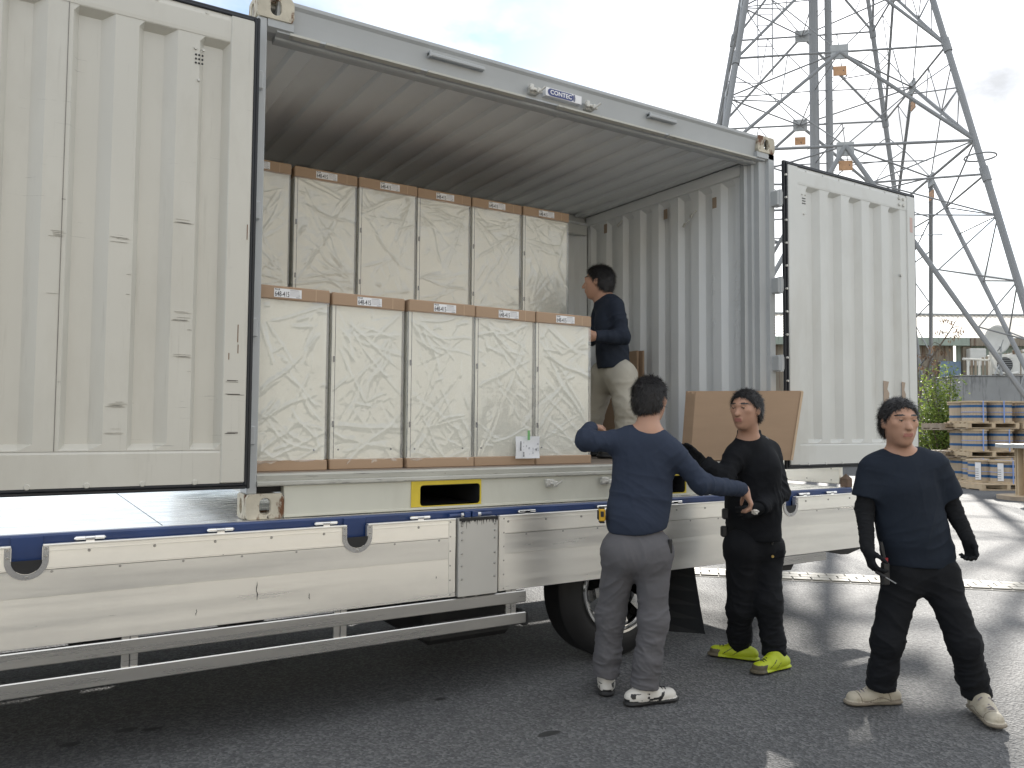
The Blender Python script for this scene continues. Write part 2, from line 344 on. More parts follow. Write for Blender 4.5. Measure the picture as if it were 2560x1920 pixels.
# text meshes
def text_mesh(s, size, material, cx=1.0, bold=0.0):
    cu = bpy.data.curves.new('txt', 'FONT'); cu.body = s; cu.size = size; cu.align_x = 'CENTER'; cu.align_y = 'CENTER'; cu.offset = bold; cu.resolution_u = 3
    o = bpy.data.objects.new('txt', cu); COL.objects.link(o)
    dg = bpy.context.evaluated_depsgraph_get(); dg.update()
    me = bpy.data.meshes.new_from_object(o.evaluated_get(dg)); bpy.data.objects.remove(o)
    # lay it in the XZ plane facing -Y
    me.transform(Matrix(((cx, 0, 0, 0), (0, 0, -1, 0), (0, 1, 0, 0), (0, 0, 0, 1))))
    me.materials.clear(); me.materials.append(material); return me

# ------------------------------------------------------------------ ground
mb = MB(); mb.add([(-150, -150, 0), (400, -150, 0), (400, 400, 0), (-150, 400, 0)], [(0, 1, 2, 3)])
ground = mb.build('ground', M['asphalt']); tag(ground, 'grey worn asphalt yard', kind='structure')
for i, (x, y, rx, ry) in enumerate(((-0.582, 0.491, 0.035, 0.020), (-0.429, 0.333, 0.050, 0.024), (-0.326, 0.285, 0.044, 0.022), (-0.660, 0.279, 0.045, 0.024), (1.000, -0.033, 0.030, 0.020), (0.840, 0.046, 0.030, 0.015), (1.219, -0.703, 0.060, 0.025))):
    mb = MB(); n = 18; rr = random.Random(i)
    mb.add([(x + rx * math.cos(2 * math.pi * k / n) * rr.uniform(.85, 1.15), y + ry * math.sin(2 * math.pi * k / n) * rr.uniform(.85, 1.15), 0.0015) for k in range(n)], [tuple(range(n))])
    mb.build('oil_stain', M['oil'], ground)

# gutter strip of pavers crossing the yard behind the truck
gd = Vector((1.93, -1.90, 0)).normalized(); gn = Vector((-gd.y, gd.x, 0))
if gn.y < 0: gn = -gn
g0 = Vector((4.655, 1.702, 0))
mb = MB(); a0, a1 = -6.0, 9.0
q = [g0 + gd * a0 - gn * 0.03, g0 + gd * a1 - gn * 0.03, g0 + gd * a1 + gn * 0.42, g0 + gd * a0 + gn * 0.42]
mb.add([(p.x, p.y, 0.004) for p in q], [(0, 1, 2, 3)])
gut = mb.build('gutter_strip', M['joint']); tag(gut, 'pale paved gutter strip', kind='structure')
pm = MB().box(-0.078, 0.078, -0.056, 0.056, 0, 0.012, 0.004).mesh('paver', M['paver'])
gang = math.atan2(gd.y, gd.x)
k = 0
for row in range(3):
    for i in range(72):
        a = -3.6 + i * 0.166 + (0.083 if row % 2 else 0)
        c = g0 + gd * a + gn * (0.075 + row * 0.122)
        o = link('paver', pm, gut, world=False); o.location = (c.x, c.y, 0.004); o.rotation_euler = (0, 0, gang + random.uniform(-.02, .02))
# ------------------------------------------------------------------ container
L, Z0, ZT, DP = 3.64, 0.97, 3.47, 2.10
FZ = 1.185                                        # container floor level
ct = rootw('shipping_container', (L / 2, DP / 2, Z0), 'open off-white steel shipping container with both side doors swung wide, standing on the truck deck', 'shipping container')

def corrugated(name, material, parent, c0, c1, base, depth, per, fo, so, fi, z0, z1, axis, endcap=0.05, sgn=1):
    """vertical corrugation: profile runs along c0..c1; outer flats at base, inner flats at base+depth*sgn;
    fo outer flat, so slope, fi inner flat widths; the troughs fade to the outer plane near z0 and z1"""
    pr = []; c = c0
    while c < c1 - 1e-6:
        for w, v in ((fo, 0), (so, None), (fi, 1), (per - fo - so - fi, None)):
            if v is not None: pr.append((c, v)); pr.append((min(c + w, c1), v))
            c = c + w
            if c >= c1: break
    pr = [p for p in pr if p[0] <= c1 + 1e-6]
    if pr[-1][0] < c1 - 1e-4: pr.append((c1, 0))
    zs = [z0, z0 + 0.004, z0 + endcap, z1 - endcap, z1 - 0.004, z1]; am = [0, 0, 1, 1, 0, 0]
    vs = []
    for z, a in zip(zs, am):
        for (c, v) in pr:
            off = base + sgn * depth * v * a
            vs.append((c, off, z) if axis == 'x' else (off, c, z))
    n = len(pr); fs = [(i * n + j, i * n + j + 1, (i + 1) * n + j + 1, (i + 1) * n + j) for i in range(len(zs) - 1) for j in range(n - 1)]
    return MB().add(vs, fs).build(name, material, parent)

# right inner wall, back wall, left wall, ceiling
corrugated('end_wall', M['inner'], ct, 0.155, 2.0, 3.50, 0.036, 0.225, 0.085, 0.028, 0.075, FZ + 0.03, 3.235, 'y', 0.05)
corrugated('back_wall', M['inner'], ct, 0.03, 3.56, 2.0, 0.036, 0.225, 0.085, 0.03, 0.08, FZ, 3.26, 'x', 0.05)
corrugated('end_wall', M['inner'], ct, 0.06, 2.0, 0.05, 0.03, 0.225, 0.085, 0.03, 0.08, FZ, 3.26, 'y', 0.05, sgn=-1)
mb = MB(); mb.box(3.50 + .037, 3.62, 0.10, 2.05, Z0 + .12, 3.44, 0.004); mb.box(0.006, 0.019, 0.10, 2.05, Z0 + .12, 3.44); mb.box(0.03, 3.6, 2.04, 2.07, Z0 + .12, 3.44)
mb.build('outer_shell', M['door2'], ct)
MB().box(3.475, 3.535, 0.11, 2.0, 3.225, 3.31, 0.006).build('side_beam', M['inner'], ct); MB().box(3.462, 3.535, 0.11, 2.0, FZ, FZ + 0.045, 0.006).build('side_beam', M['inner'], ct)
# ceiling: shallow troughs running front to back
pr = []; x = 0.03; per = 0.19
seq = [(0.18, 0), (0.02, None), (0.10, 1), (0.02, None)]
pr = [(0.03, 0)]; x = 0.22
pr += [(0.205, 0), (0.222, 1), (0.31, 1), (0.33, 0)]
x = 0.41
while x < 3.45:
    pr += [(x, 0), (x + 0.010, -0.9), (x + 0.10, -0.9), (x + 0.112, 0)]; x += 0.19
pr.append((3.53, 0))
vs = []
for y in (0.09, 2.02):
    for (xx, v) in pr: vs.append((xx, y, 3.305 - 0.024 * v))
n = len(pr)
MB().add(vs, [(j, j + 1, n + j + 1, n + j) for j in range(n - 1)]).build('ceiling', M['inner'], ct)
MB().box(0.02, 3.62, 0.05, 2.07, 3.43, 3.455).build('roof', M['door2'], ct)
# front header rail
hp = [(0.0, 3.462), (0.0, 3.445), (0.012, 3.43), (0.022, 3.37), (0.030, 3.315), (0.012, 3.312), (0.008, 3.300), (0.045, 3.292), (0.050, 3.283), (0.062, 3.278), (0.10, 3.275), (0.10, 3.30), (0.115, 3.462)]
MB().prism(hp, 0.10, 3.55, 'x').build('header_rail', M['frame'], ct)
hs = [(0.004, 3.308), (0.004, 3.297), (0.03, 3.291), (0.042, 3.300)]
for a, b in ((0.16, 0.31), (0.34, 0.86), (0.9, 1.52), (1.75, 2.6), (2.63, 3.45)):
    MB().prism([(y - .006, z - .002) for y, z in hs], a, b, 'x').build('gasket_strip', M['sill'], ct)
for a, b in ((0.90, 1.245), (2.45, 2.69)):
    MB().box(a, b, -0.014, 0.016, 3.382, 3.402, 0.004).box(a, a + .012, -0.02, 0.016, 3.376, 3.41, 0.003).build('drip_bar', M['frame'], ct)
# maker's plate
pl = MB().box(1.655, 1.915, -0.009, 0.03, 3.338, 3.388, 0.001).build('maker_plate', M['label'], ct)
oval = arc(1.690, 3.363, 0.0215, math.pi / 2, 3 * math.pi / 2, 12) + arc(1.832, 3.363, 0.0215, -math.pi / 2, math.pi / 2, 12)
MB().prism(oval, -0.0105, -0.0092, 'y').build('plate_badge', M['navy_print'], pl)
hl = MB()
for i in range(11):
    z = 3.3435 + i * 0.0039; xx = 1.850 + 0.004 * math.cos(i * 0.6)
    hl.box(xx, 1.868 - abs(i - 5) * 0.0006, -0.0104, -0.0092, z, z + 0.0019)
hl.build('plate_hatching', M['navy_print'], pl)
tx = text_mesh('CONTEC', 0.036, M['label'], 1.05, 0.0009)
o = link('plate_lettering', tx, pl); o.location = (1.763, -0.0112, 3.363)
def latch(x, z, y):
    m = MB(); m.box(x - .032, x + .032, y - .012, y + .02, z - .022, z + .022, .006); m.box(x - .04, x - .014, y - .035, y - .008, z - .014, z + .026, .005)
    m.box(x + .008, x + .034, y - .04, y - .008, z - .02, z + .012, .005); m.cyl((x - .045, y - .026, z + .004), (x + .045, y - .022, z - .006), .008, 8); m.cyl((x + .02, y - .04, z - .01), (x + .045, y - .062, z + .014), .006, 8)
    m.build('latch_bracket', M['zinc'], ct)
latch(1.58, 3.352, 0.012); latch(1.985, 3.345, 0.012)
# posts
MB().box(0.004, 0.05, 0.0, 0.12, Z0 + .118, ZT - .118, 0.004).build('corner_post', M['frame'], ct)
pp = [(3.455, .155), (3.455, .115), (3.48, .108), (3.485, .075), (3.505, .070), (3.51, .03), (3.575, .028), (3.58, .0), (3.636, .0), (3.636, .16), (3.535, .16)]
MB().prism(pp, Z0 + .118, ZT - .118, 'z').build('corner_post', M['frame'], ct)
# bottom rail with fork pockets
br = MB(); PK = ((0.885, 1.243), (2.405, 2.763)); pz0, pz1 = 0.992, 1.100
xs = [0.178, PK[0][0], PK[0][1], PK[1][0], PK[1][1], L - 0.178]
for a, b in ((xs[0], xs[1]), (xs[2], xs[3]), (xs[4], xs[5])): br.box(a, b, 0.004, 0.06, Z0 + 0.004, 1.125, 0.003)
for a, b in PK: br.box(a, b, 0.004, 0.06, pz1, 1.125).box(a, b, 0.004, 0.06, Z0 + .004, pz0)
br.build('bottom_rail', M['rail'], ct)
MB().box(xs[0], xs[5], -0.002, 0.05, Z0 + .003, Z0 + .0165, 0.002).build('rail_flange', M['rail'], ct)
MB().prism([(-0.004, 1.122), (-0.012, 1.128), (-0.012, 1.141), (-.002, 1.146), (0.05, 1.146), (0.05, 1.122)], 0.05, 3.58, 'x').build('sill_bead', M['sill'], ct)
MB().prism([(0.006, 1.1455), (0.004, 1.150), (0.0, 1.172), (0.006, 1.178), (0.06, 1.180), (0.06, 1.1455)], 0.05, 3.58, 'x').build('sill', M['sill'], ct)
for a, b in PK:
    m = MB(); r = 0.018
    inn = arc(b - r, pz1 - r, r, 0, math.pi / 2, 3) + arc(a + r, pz1 - r, r, math.pi / 2, math.pi, 3) + arc(a + r, pz0 + r, r, math.pi, 1.5 * math.pi, 3) + arc(b - r, pz0 + r, r, 1.5 * math.pi, 2 * math.pi, 3)
    xo0, xo1, zo0, zo1 = a - 0.05, b + 0.007, 0.9875, 1.1215
    out = [(xo1, (pz1)), (xo1, zo1), (xo1, zo1), (b - r, zo1), (a + r, zo1), (xo0, zo1), (xo0, zo1), (xo0, pz1 - r), (xo0, pz0 + r), (xo0, zo0), (xo0, zo0), (a + r, zo0), (b - r, zo0), (xo1, zo0), (xo1, zo0), (xo1, pz0 + r)]
    m.ring(out, inn, -0.0015, 0.0045, 'y'); m.build('fork_pocket_frame', M['yellow'], ct)
    m = MB(); e = .0035
    m.box(a, a + e, .005, 1.9, pz0, pz1).box(b - e, b, .005, 1.9, pz0, pz1).box(a, b, .005, 1.9, pz0 - e, pz0).box(a, b, .005, 1.9, pz1, pz1 + e).box(a, b, 1.9, 1.91, pz0, pz1)
    m.build('fork_pocket', M['dark'], ct)
for x in (1.70, 2.10): latch(x, 1.085, 0.0)
# floor boards
for i in range(8):
    y0 = 0.062 + i * 0.243
    MB().box(0.055, 3.46, y0, y0 + 0.239, FZ - .03, FZ - random.uniform(0, .0015), 0.002).build('floor_board', M['plywood'], ct)
MB().box(0.05, 3.6, 0.06, 2.05, Z0 + .12, FZ - .031).build('floor_frame', M['dark'], ct)
# corner castings
def casting(x0, z0, left, top):
    w, d, h, t = 0.178, 0.162, 0.118, 0.026; m = MB()
    def rect_ring(cx, cz, hw, hh, rx, rz, n=24):
        out, inn = [], []
        for i in range(n):
            a = 2 * math.pi * (i + .5) / n; c, s = math.cos(a), math.sin(a); k = min(hw / abs(c), hh / abs(s)); out.append((cx + c * k, cz + s * k))
            if rx < rz: inn.append((cx + rx * c, cz + rx * s + (rz - rx) * (1 if s > 0 else -1)))
            else: inn.append((cx + rx * c + (rx - rz) * (1 if c > 0 else -1) * 0 , cz + rz * s))
        return out, inn
    yf = -0.006
    o_, i_ = rect_ring(x0 + w / 2, z0 + h / 2, w / 2, h / 2, 0.026, 0.039)
    m.ring(o_, i_, yf, yf + t, 'y')
    xs_ = (x0 - .001, x0 + t) if left else (x0 + w - t, x0 + w + .001)
    o_, i_ = rect_ring(yf + d / 2 + .013, z0 + h / 2, d / 2 - .0135, h / 2 - .0005, 0.024, 0.036)
    m.ring(o_, i_, xs_[0], xs_[1], 'x')
    zt = (z0 + h - t, z0 + h - .0005) if top else (z0 + .0005, z0 + t)
    o_, i_ = rect_ring(x0 + w / 2, yf + d / 2 + .013, w / 2 - .0275, d / 2 - .0135, 0.055, 0.030)
    m.ring(o_, i_, zt[0], zt[1], 'z')
    zb = (z0 + .001, z0 + .012) if top else (z0 + h - .012, z0 + h - .001)
    m.box(x0 + t, x0 + w - t, yf + t, yf + d, zb[0], zb[1])
    xi = (x0 + w - .012, x0 + w - .0005) if left else (x0 + .0005, x0 + .012)
    m.box(xi[0], xi[1], yf + t, yf + d, z0 + .013, z0 + h - t - .001)
    ob = m.build('corner_casting', M['casting'], ct)
    bv = ob.modifiers.new('b', 'BEVEL'); bv.width = 0.006; bv.segments = 2; bv.limit_method = 'ANGLE'; bv.angle_limit = R(60)
casting(0.0, Z0, True, False); casting(0.0, ZT - .118, True, True); casting(L - .178, ZT - .118, False, True); casting(L - .178, Z0, False, False)
MB().prism([(0.0, 3.352), (0.0, 3.315), (0.03, 3.30), (0.12, 3.30), (0.12, 3.352)], 0.052, 0.178, 'x').build('casting_seat', M['frame'], ct)
MB().prism([(0.0, 3.352), (0.0, 3.315), (0.03, 3.30), (0.12, 3.30), (0.12, 3.352)], L - .178, L - .005, 'x').build('casting_seat', M['frame'], ct)

# doors, opened flat alongside the face; the inside of each leaf faces the camera
def door(x0, x1, hinge, material, per, ribx0, sgn, vent_x, lab):
    zb, zt = 1.150, 3.272; yo = -0.092                 # frame face plane
    sw = 0.105; cx0, cx1 = x0 + sw, x1 - sw
    d = corrugated('door', material, ct, cx0, cx1, yo + 0.006, 0.036, per, per * .37, per * .085, per * .34, 1.297, 3.150, 'x', 0.03)
    d['label'] = lab
    for a, b in ((x0, x0 + sw), (x1 - sw, x1)):
        MB().box(a, b, yo - 0.002, yo + 0.05, zb, zt, 0.005).build('stile', material, d)
    MB().prism([(yo + .003, zb), (yo + .003, 1.285), (yo + .009, 1.297), (yo + .05, 1.297), (yo + .05, zb)], cx0, cx1, 'x').build('bottom_rail', material, d)
    MB().prism([(yo + .004, 3.149), (yo + .0025, 3.165), (yo + .0025, 3.245), (yo + .01, 3.272), (yo + .05, 3.272), (yo + .05, 3.149)], cx0, cx1, 'x').build('top_rail', material, d)
    MB().box(x0 + .01, x1 - .01, yo + .051, yo + .058, zb + .02, zt - .02).build('outer_sheet', M['door2'], d)
    # rubber gasket: flange and lip all round
    g = MB()
    for off, y0, y1, w in ((0.0, yo + .002, yo + .03, .013), (0.013, yo + .012, yo + .036, .016)):
        X0, X1, ZB, ZT_ = x0 - off, x1 + off, zb - off, zt + off
        g.box(X0 - w, X0, y0, y1, ZB - w, ZT_ + w, .004); g.box(X1, X1 + w, y0, y1, ZB - w, ZT_ + w, .004)
        g.box(X0, X1, y0, y1, ZB - w, ZB, .004); g.box(X0, X1, y0, y1, ZT_, ZT_ + w, .004)
    g.build('gasket', M['rubber'], d)
    # vent holes and fasteners
    v = MB()
    for i in range(3):
        for j in range(3): v.cyl((vent_x + (i - 1) * .0135, yo + .0035, 3.035 - (j - 1) * .0185), (vent_x + (i - 1) * .0135, yo + .0062, 3.035 - (j - 1) * .0185), .0046, 10)
    v.build('vent_hole', M['dark'], d)
    for dx, dz in ((-.017, .045), (.017, .045), (0.0, -.095)):
        MB().cyl((vent_x + dx, yo - .001, 3.035 + dz), (vent_x + dx, yo + .006, 3.035 + dz), .0055, 10, .0075).build('screw', M['zinc'], d)
    n = 7
    for i in range(n):
        xx = cx0 + (i + .5) * (cx1 - cx0) / n
        MB().cyl((xx, yo - .0005, zb + .008), (xx, yo + .0035, zb + .008), .010, 10, .013).build('clip', material, d)
        MB().cyl((xx, yo + .001, 3.255), (xx, yo + .008, 3.255), .007, 10, .009).build('clip', material, d)
    return d
DL = door(-1.70, -0.030, 'r', M['door'], 0.2475, 0, 1, -0.268, 'left door leaf with black rubber seal and dark scuff marks')
DR = door(3.672, 5.205, 'l', M['door2'], 0.2475, 0, 1, 3.845, 'right door leaf with a row of bolts near its far corner')
yo = -0.092
for x in (5.00, 5.055):
    for z in (3.235, 3.185): MB().cyl((x, yo - .008, z), (x, yo + .004, z), .012, 10, .015).build('bolt', M['zinc'], DR)
MB().cyl((5.01, yo - .004, 2.62), (5.01, yo + .006, 2.62), .012, 10, .014).build('bolt', M['zinc'], DR)
for x, w in ((4.76, .075), (5.00, .05)):
    mb = MB(); pts = [(x, 1.60), (x + w * .8, 1.61), (x + w, 1.68), (x + w * .65, 1.71), (x + w * .95, 1.77), (x, 1.775)]
    mb.prism(pts, yo + .0032, yo + .0052, 'y').build('torn_tape', M['tape'], DR)
MB().box(5.135, 5.17, yo - .0032, yo - .0021, 2.98, 3.10).build('faded_sticker', mat('sticker', (0.55, 0.40, 0.36), .6), DR)
MB().cyl((3.70, yo - .003, 1.17), (3.70, yo + .002, 1.17), .006, 8).build('screw', M['zinc'], DR)
for i in range(13):
    z = 1.25 + i * 0.162
    MB().cyl((3.654, yo - .001, z), (3.654, yo + .013, z), .008, 8).build('screw', M['zinc'], DR)
# hinges on the right post and left edge
for z in (1.36, 1.86, 2.41, 3.03):
    h = MB(); h.box(3.60, 3.665, -.060, .006, z - .055, z + .055, .006); h.cyl((3.628, -.055, z - .058), (3.628, -.055, z + .058), .017, 12); h.box(3.628, 3.69, -.070, -.052, z - .045, z + .045, .003)
    h.build('hinge', M['frame'], ct)
    h = MB(); h.box(-.03, 0.03, -.038, -.008, z - .045, z + .045, .006); h.cyl((-.004, -.03, z - .055), (-.004, -.03, z + .055), .014, 12); h.build('hinge', M['frame'], ct)
# scuff marks with a shape of their own on the left leaf
rs = random.Random(4)
flats = []
xr = -1.70 + .105
while xr < -0.2: flats.append((xr, xr + 0.2475 * .37)); xr += 0.2475
def scuff(x0, x1, z, n, th, jitter):
    m = MB()
    for i in range(n):
        a = x0 + rs.uniform(0, (x1 - x0) * .35); b = x1 - rs.uniform(0, (x1 - x0) * .3); zz = z + rs.uniform(-jitter, jitter); t = th * rs.uniform(.4, 1.3)
        k = 8; top = [(a + (b - a) * j / k, zz + t * (1 - abs(2 * j / k - 1) ** 4) * rs.uniform(.4, 1)) for j in range(k + 1)]; bot = [(p[0], zz - t * rs.uniform(0.1, .5)) for p in reversed(top)]
        m.prism(top + bot, yo + .0040, yo + .0058, 'y')
    return m
scm = mat('scuff_rubber', (0.34, 0.325, 0.29), .7, var=.5, vs=60, stretch=(1, 1, 4)); scd = mat('scuff_dark', (0.11, 0.10, 0.09), .7, var=.4, vs=50)
for fx in range(2, len(flats)):
    a, b = flats[fx]; b = min(b, -.14)
    if b - a < .03: continue
    for z in sorted(rs.uniform(1.33, 2.35) for _ in range(4)):
        if rs.random() < .8: scuff(a + rs.uniform(0, .04) * (rs.random() < .4), b, z, rs.randint(1, 6), .0016, .012).build('scuff_mark', scm, DL)
    for i in range(2):
        zz = rs.uniform(1.36, 2.4); scuff(b - rs.uniform(.010, .03), b, zz, 1, .0014, .002).build('scuff_mark', scd, DL)
for z in (1.37, 1.54, 1.60):
    m = MB(); 
    for i in range(3):
        a = -0.128 + rs.uniform(0, .02); zz = z + rs.uniform(-.006, .006); m.box(a, -.036 - rs.uniform(0, .04), yo - .0032, yo - .0021, zz, zz + rs.uniform(.0012, .003))
    m.build('scuff_mark', scd, DL)
MB().box(-.7785, -.7768, yo + .0038, yo + .0056, 1.298, 3.149).build('weld_seam', scd, DL)
rustm = mat('rust_streak', (0.15, 0.07, 0.03), .8, var=.3, vs=60)
for x, z0_, z1_ in ((-.075, 1.78, 1.86), (-.073, 1.73, 1.77), (-.112, 1.70, 1.73), (-.045, 2.25, 2.32)):
    MB().box(x, x + .0035, yo - .0032, yo - .0021, z0_, z1_).build('rust_streak', rustm, DL)
for x, z in ((-.80, 2.28), (-.52, 2.26), (-.815, 2.02)):
    m = MB(); s_ = .018
    for a in ((x, x + s_, z, z + .0012), (x, x + s_, z + s_, z + s_ + .0012), (x, x + .0012, z, z + s_), (x + s_, x + s_ + .0012, z, z + s_)): m.box(a[0], a[1], yo + .0415, yo + .0425, a[2], a[3])
    m.build('patch_outline', rustm, DL)

# chalked numbers on the inner end wall
DIG = {'4': [[(.55, 1), (.05, .42), (.95, .42)], [(.6, .7), (.58, 0)]], '2': [[(.05, .8), (.3, 1), (.75, .95), (.8, .68), (.45, .35), (.05, .02), (.95, .05)]],
       '6': [[(.75, 1), (.3, .7), (.08, .3), (.3, .02), (.75, .05), (.9, .3), (.6, .5), (.15, .38)]], '5': [[(.85, 1), (.2, 1), (.15, .6), (.65, .6), (.9, .32), (.6, .05), (.1, 0)]]}
def chalk(s, yc, ztop, h, wd, x):
    m = MB(); z = ztop
    for ch in s:
        for st in DIG[ch]:
            for p, q_ in zip(st[:-1], st[1:]):
                a = (x, yc + wd * (.5 - p[0]), z - h + h * p[1]); b = (x, yc + wd * (.5 - q_[0]), z - h + h * q_[1]); m.cyl(a, b, .0017, 5)
        z -= h * 1.25
    m.build('chalk_number', M['chalk'], ct)
chalk('442645', 0.225, 2.62, 0.085, 0.075, 3.4985); chalk('56', 0.46, 2.56, 0.07, 0.05, 3.4985); chalk('5', 0.46, 2.22, 0.07, 0.05, 3.4985)
for y, z in ((0.42, 3.10), (0.95, 3.13), (1.72, 3.17)):
    MB().box(3.494, 3.4995, y, y + .04, z - .05, z + .03, .001).build('tape_patch', M['tape'], ct)
for y, z in ((.62, 3.05), (.70, 2.99), (1.5, 3.16)):
    m = MB(); m.tube([(3.49, y, z + .02), (3.47, y + .01, z), (3.465, y + .03, z - .03), (3.475, y + .05, z - .02), (3.49, y + .05, z + .01)], .006, 6); m.build('lashing_ring', M['zinc'], ct)
MB().box(3.22, 3.45, 1.94, 1.985, 3.13, 3.22, .005).build('vent_cover', M['door2'], ct)

# ------------------------------------------------------------------ truck
tk = rootw('flatbed_truck', (1.5, 1.0, 0), 'flatbed truck with lowered aluminium side gates and blue deck edge, carrying the container', 'truck')
MB().box(-5.2, 4.36, -0.030, 2.22, .925, .966, .003).build('deck', M['deck'], tk)
for x in (-1.9, -.35, 1.5, 3.2): MB().box(x, x + .003, -.02, 2.2, .9655, .9672).build('deck_seam', M['seam'], tk)
MB().prism([(-.03, .969), (-.052, .968), (-.058, .960), (-.058, .902), (-.03, .896)], -5.2, 4.40, 'x').build('side_rail', M['blue'], tk)
MB().box(-5.2, 4.36, -.029, -.012, .9672, .9695).build('edge_strip', M['alu'], tk)
GT, GB = .930, .533; G1, G2 = .833, .726                       # board joints
gy0, gy1 = -.106, -.080
def gate(x0, x1, notches, hinges, rv0, lab):
    g = MB().box(x0 + .004, x1 - .004, gy0 + .005, gy1, GB + .004, G1 - .01).build('side_gate', M['alu'], tk); g['label'] = lab
    # top board, cut out at the notches
    def top_poly(a, b, nl, nr):
        return None
    edges = [x0] + [v for c in notches for v in (c - .052, c + .052)] + [x1]
    zt_ = GT - .006
    for i in range(0, len(edges), 2):
        MB().prism([(gy0 + .0022, zt_), (gy0 - .0004, G1 + .0015), (gy1, G1 + .0015), (gy1, zt_)], edges[i], edges[i + 1], 'x').build('board', M['alu'], g)
        MB().box(edges[i] + .001, edges[i + 1] - .001, gy0 - .006, gy1 - .004, zt_ + .0004, GT + .003, .002).build('top_trim', M['alu'], g)
    for i in range(0, len(edges), 2):
        MB().box(edges[i], edges[i + 1], gy0 - .0018, gy0 + .004, G1 + .006, G1 + .0105).build('groove_bead', M['alu'], g)
        MB().box(edges[i], edges[i + 1], gy0 - .0016, gy0 + .004, GT - .026, GT - .0225).build('groove_bead', M['alu'], g)
    MB().prism([(gy0 - .0010, G1 - .0008), (gy0 + .0012, G2 + .001), (gy1 - .001, G2 + .001), (gy1 - .001, G1 - .0008)], x0, x1, 'x').build('board', M['alu'], g)
    MB().prism([(gy0 + .0030, G2 - .001), (gy0 - .0006, GB + .002), (gy0, GB), (gy1 - .001, GB), (gy1 - .001, G2 - .001)], x0, x1, 'x').build('board', M['alu'], g)
    x = x0 + rv0
    while x < x1:
        for dz, dx in ((GT - .032, 0.0), (G1 - .008, .115)):
            xx = x + dx
            if x0 + .02 < xx < x1 - .02 and all(abs(xx - c) > .085 for c in notches):
                MB().cyl((xx, gy0 - .004, dz), (xx, gy0 + .002, dz), .0042, 10, .0065).build('rivet', M['rivet'], g)
        x += .245
    for c in notches:
        zc, ro, ri = GT - .056, .0755, .0535; tpz = GT + .002
        poly = [(c - ro, tpz)] + arc(c, zc, ro, math.pi, 2 * math.pi, 18) + [(c + ro, tpz), (c + ri, tpz)] + arc(c, zc, ri, 2 * math.pi, math.pi, 18) + [(c - ri, tpz)]
        out = [(c - ro, tpz)] + arc(c, zc, ro, math.pi, 2 * math.pi, 18) + [(c + ro, tpz)]
        inn = [(c - ri, tpz)] + arc(c, zc, ri, math.pi, 2 * math.pi, 18) + [(c + ri, tpz)]
        m = MB(); n = len(out)
        vs = [(p[0], gy0 - .005, p[1]) for p in out] + [(p[0], gy0 - .005, p[1]) for p in inn] + [(p[0], gy0 - .001, p[1]) for p in out] + [(p[0], gy1, p[1]) for p in inn]
        fs = []
        for i in range(n - 1): fs += [(i, i + 1, n + i + 1, n + i), (i + 1, i, 2 * n + i, 2 * n + i + 1), (n + i, n + i + 1, 3 * n + i + 1, 3 * n + i)]
        fs += [(0, n, 3 * n, 2 * n), (n - 1, 2 * n - 1, 4 * n - 1, 3 * n - 1)]
        m.add(vs, fs); m.build('notch_ring', M['chrome'], g, smooth=True)
        # dark plate stands for the shade in the opening below the board joint, blue bracket and lashing hook behind
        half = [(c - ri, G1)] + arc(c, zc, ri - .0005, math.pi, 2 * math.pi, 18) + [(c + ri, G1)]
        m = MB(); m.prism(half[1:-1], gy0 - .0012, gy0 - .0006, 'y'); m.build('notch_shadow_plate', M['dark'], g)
        for dx, dz in ((-.0645, -.012), (-.0645, -.042), (.0645, -.012), (.0645, -.042), (0, -.120)):
            MB().cyl((c + dx, gy0 - .009, GT + dz), (c + dx, gy0 - .004, GT + dz), .0042, 10, .006).build('rivet', M['rivet'], g)
        MB().box(c - .056, c + .056, -.068, -.058, GT - .088, GT + .030, .002).box(c - .056, c + .056, -.078, -.058, GT - .088, GT - .076, .003).build('blue_bracket', M['blue'], tk)
        m = MB(); m.tube([(c, -.074, GT - .08), (c, -.076, GT - .095), (c + .008, -.076, GT - .105), (c, -.076, GT - .113), (c - .008, -.076, GT - .103)], .004, 6); m.build('lashing_hook', M['zinc'], tk)
    for xh in hinges:
        m = MB(); zc = .944; yc = -.078
        m.cyl((xh - .052, yc, zc), (xh - .018, yc, zc), .0085, 12).cyl((xh - .017, yc, zc), (xh + .017, yc, zc), .0078, 12).cyl((xh + .018, yc, zc), (xh + .052, yc, zc), .0085, 12)
        m.cyl((xh - .058, yc, zc), (xh - .052, yc, zc), .004, 10, .0085).cyl((xh + .052, yc, zc), (xh + .058, yc, zc), .0085, 10, .004)
        m.box(xh - .016, xh + .016, yc - .008, yc - .004, GT - .004, zc + .002); m.box(xh - .05, xh - .02, yc, -.057, zc - .006, zc + .006); m.box(xh + .02, xh + .05, yc, -.057, zc - .006, zc + .006)
        m.build('hinge', M['chrome'], g, smooth=True)
    return g
ga = gate(-3.6, 1.040, (-2.22, -.857, .505), (-1.6, -1.1, -.636, -.123, .359, .851), .02, 'front side gate with two polished U-shaped notches and small dents')
gb = gate(1.300, 4.545, (3.647,), (1.497, 2.04, 2.6, 3.2, 3.828, 4.13), .06, 'rear side gate section with one polished U-shaped notch')
for g, x in ((ga, 1.0), (gb, 1.302)):
    MB().box(x, x + .036, gy0 - .003, gy1, GB, GT - .008, .001).build('end_channel', M['alu'], g)
    for i in range(6):
        z = GB + .012 + i * .074
        MB().cyl((x + (.008 if g is ga else .028), gy0 - .006, z), (x + (.008 if g is ga else .028), gy0, z), .0035, 10, .0055).build('rivet', M['rivet'], g)
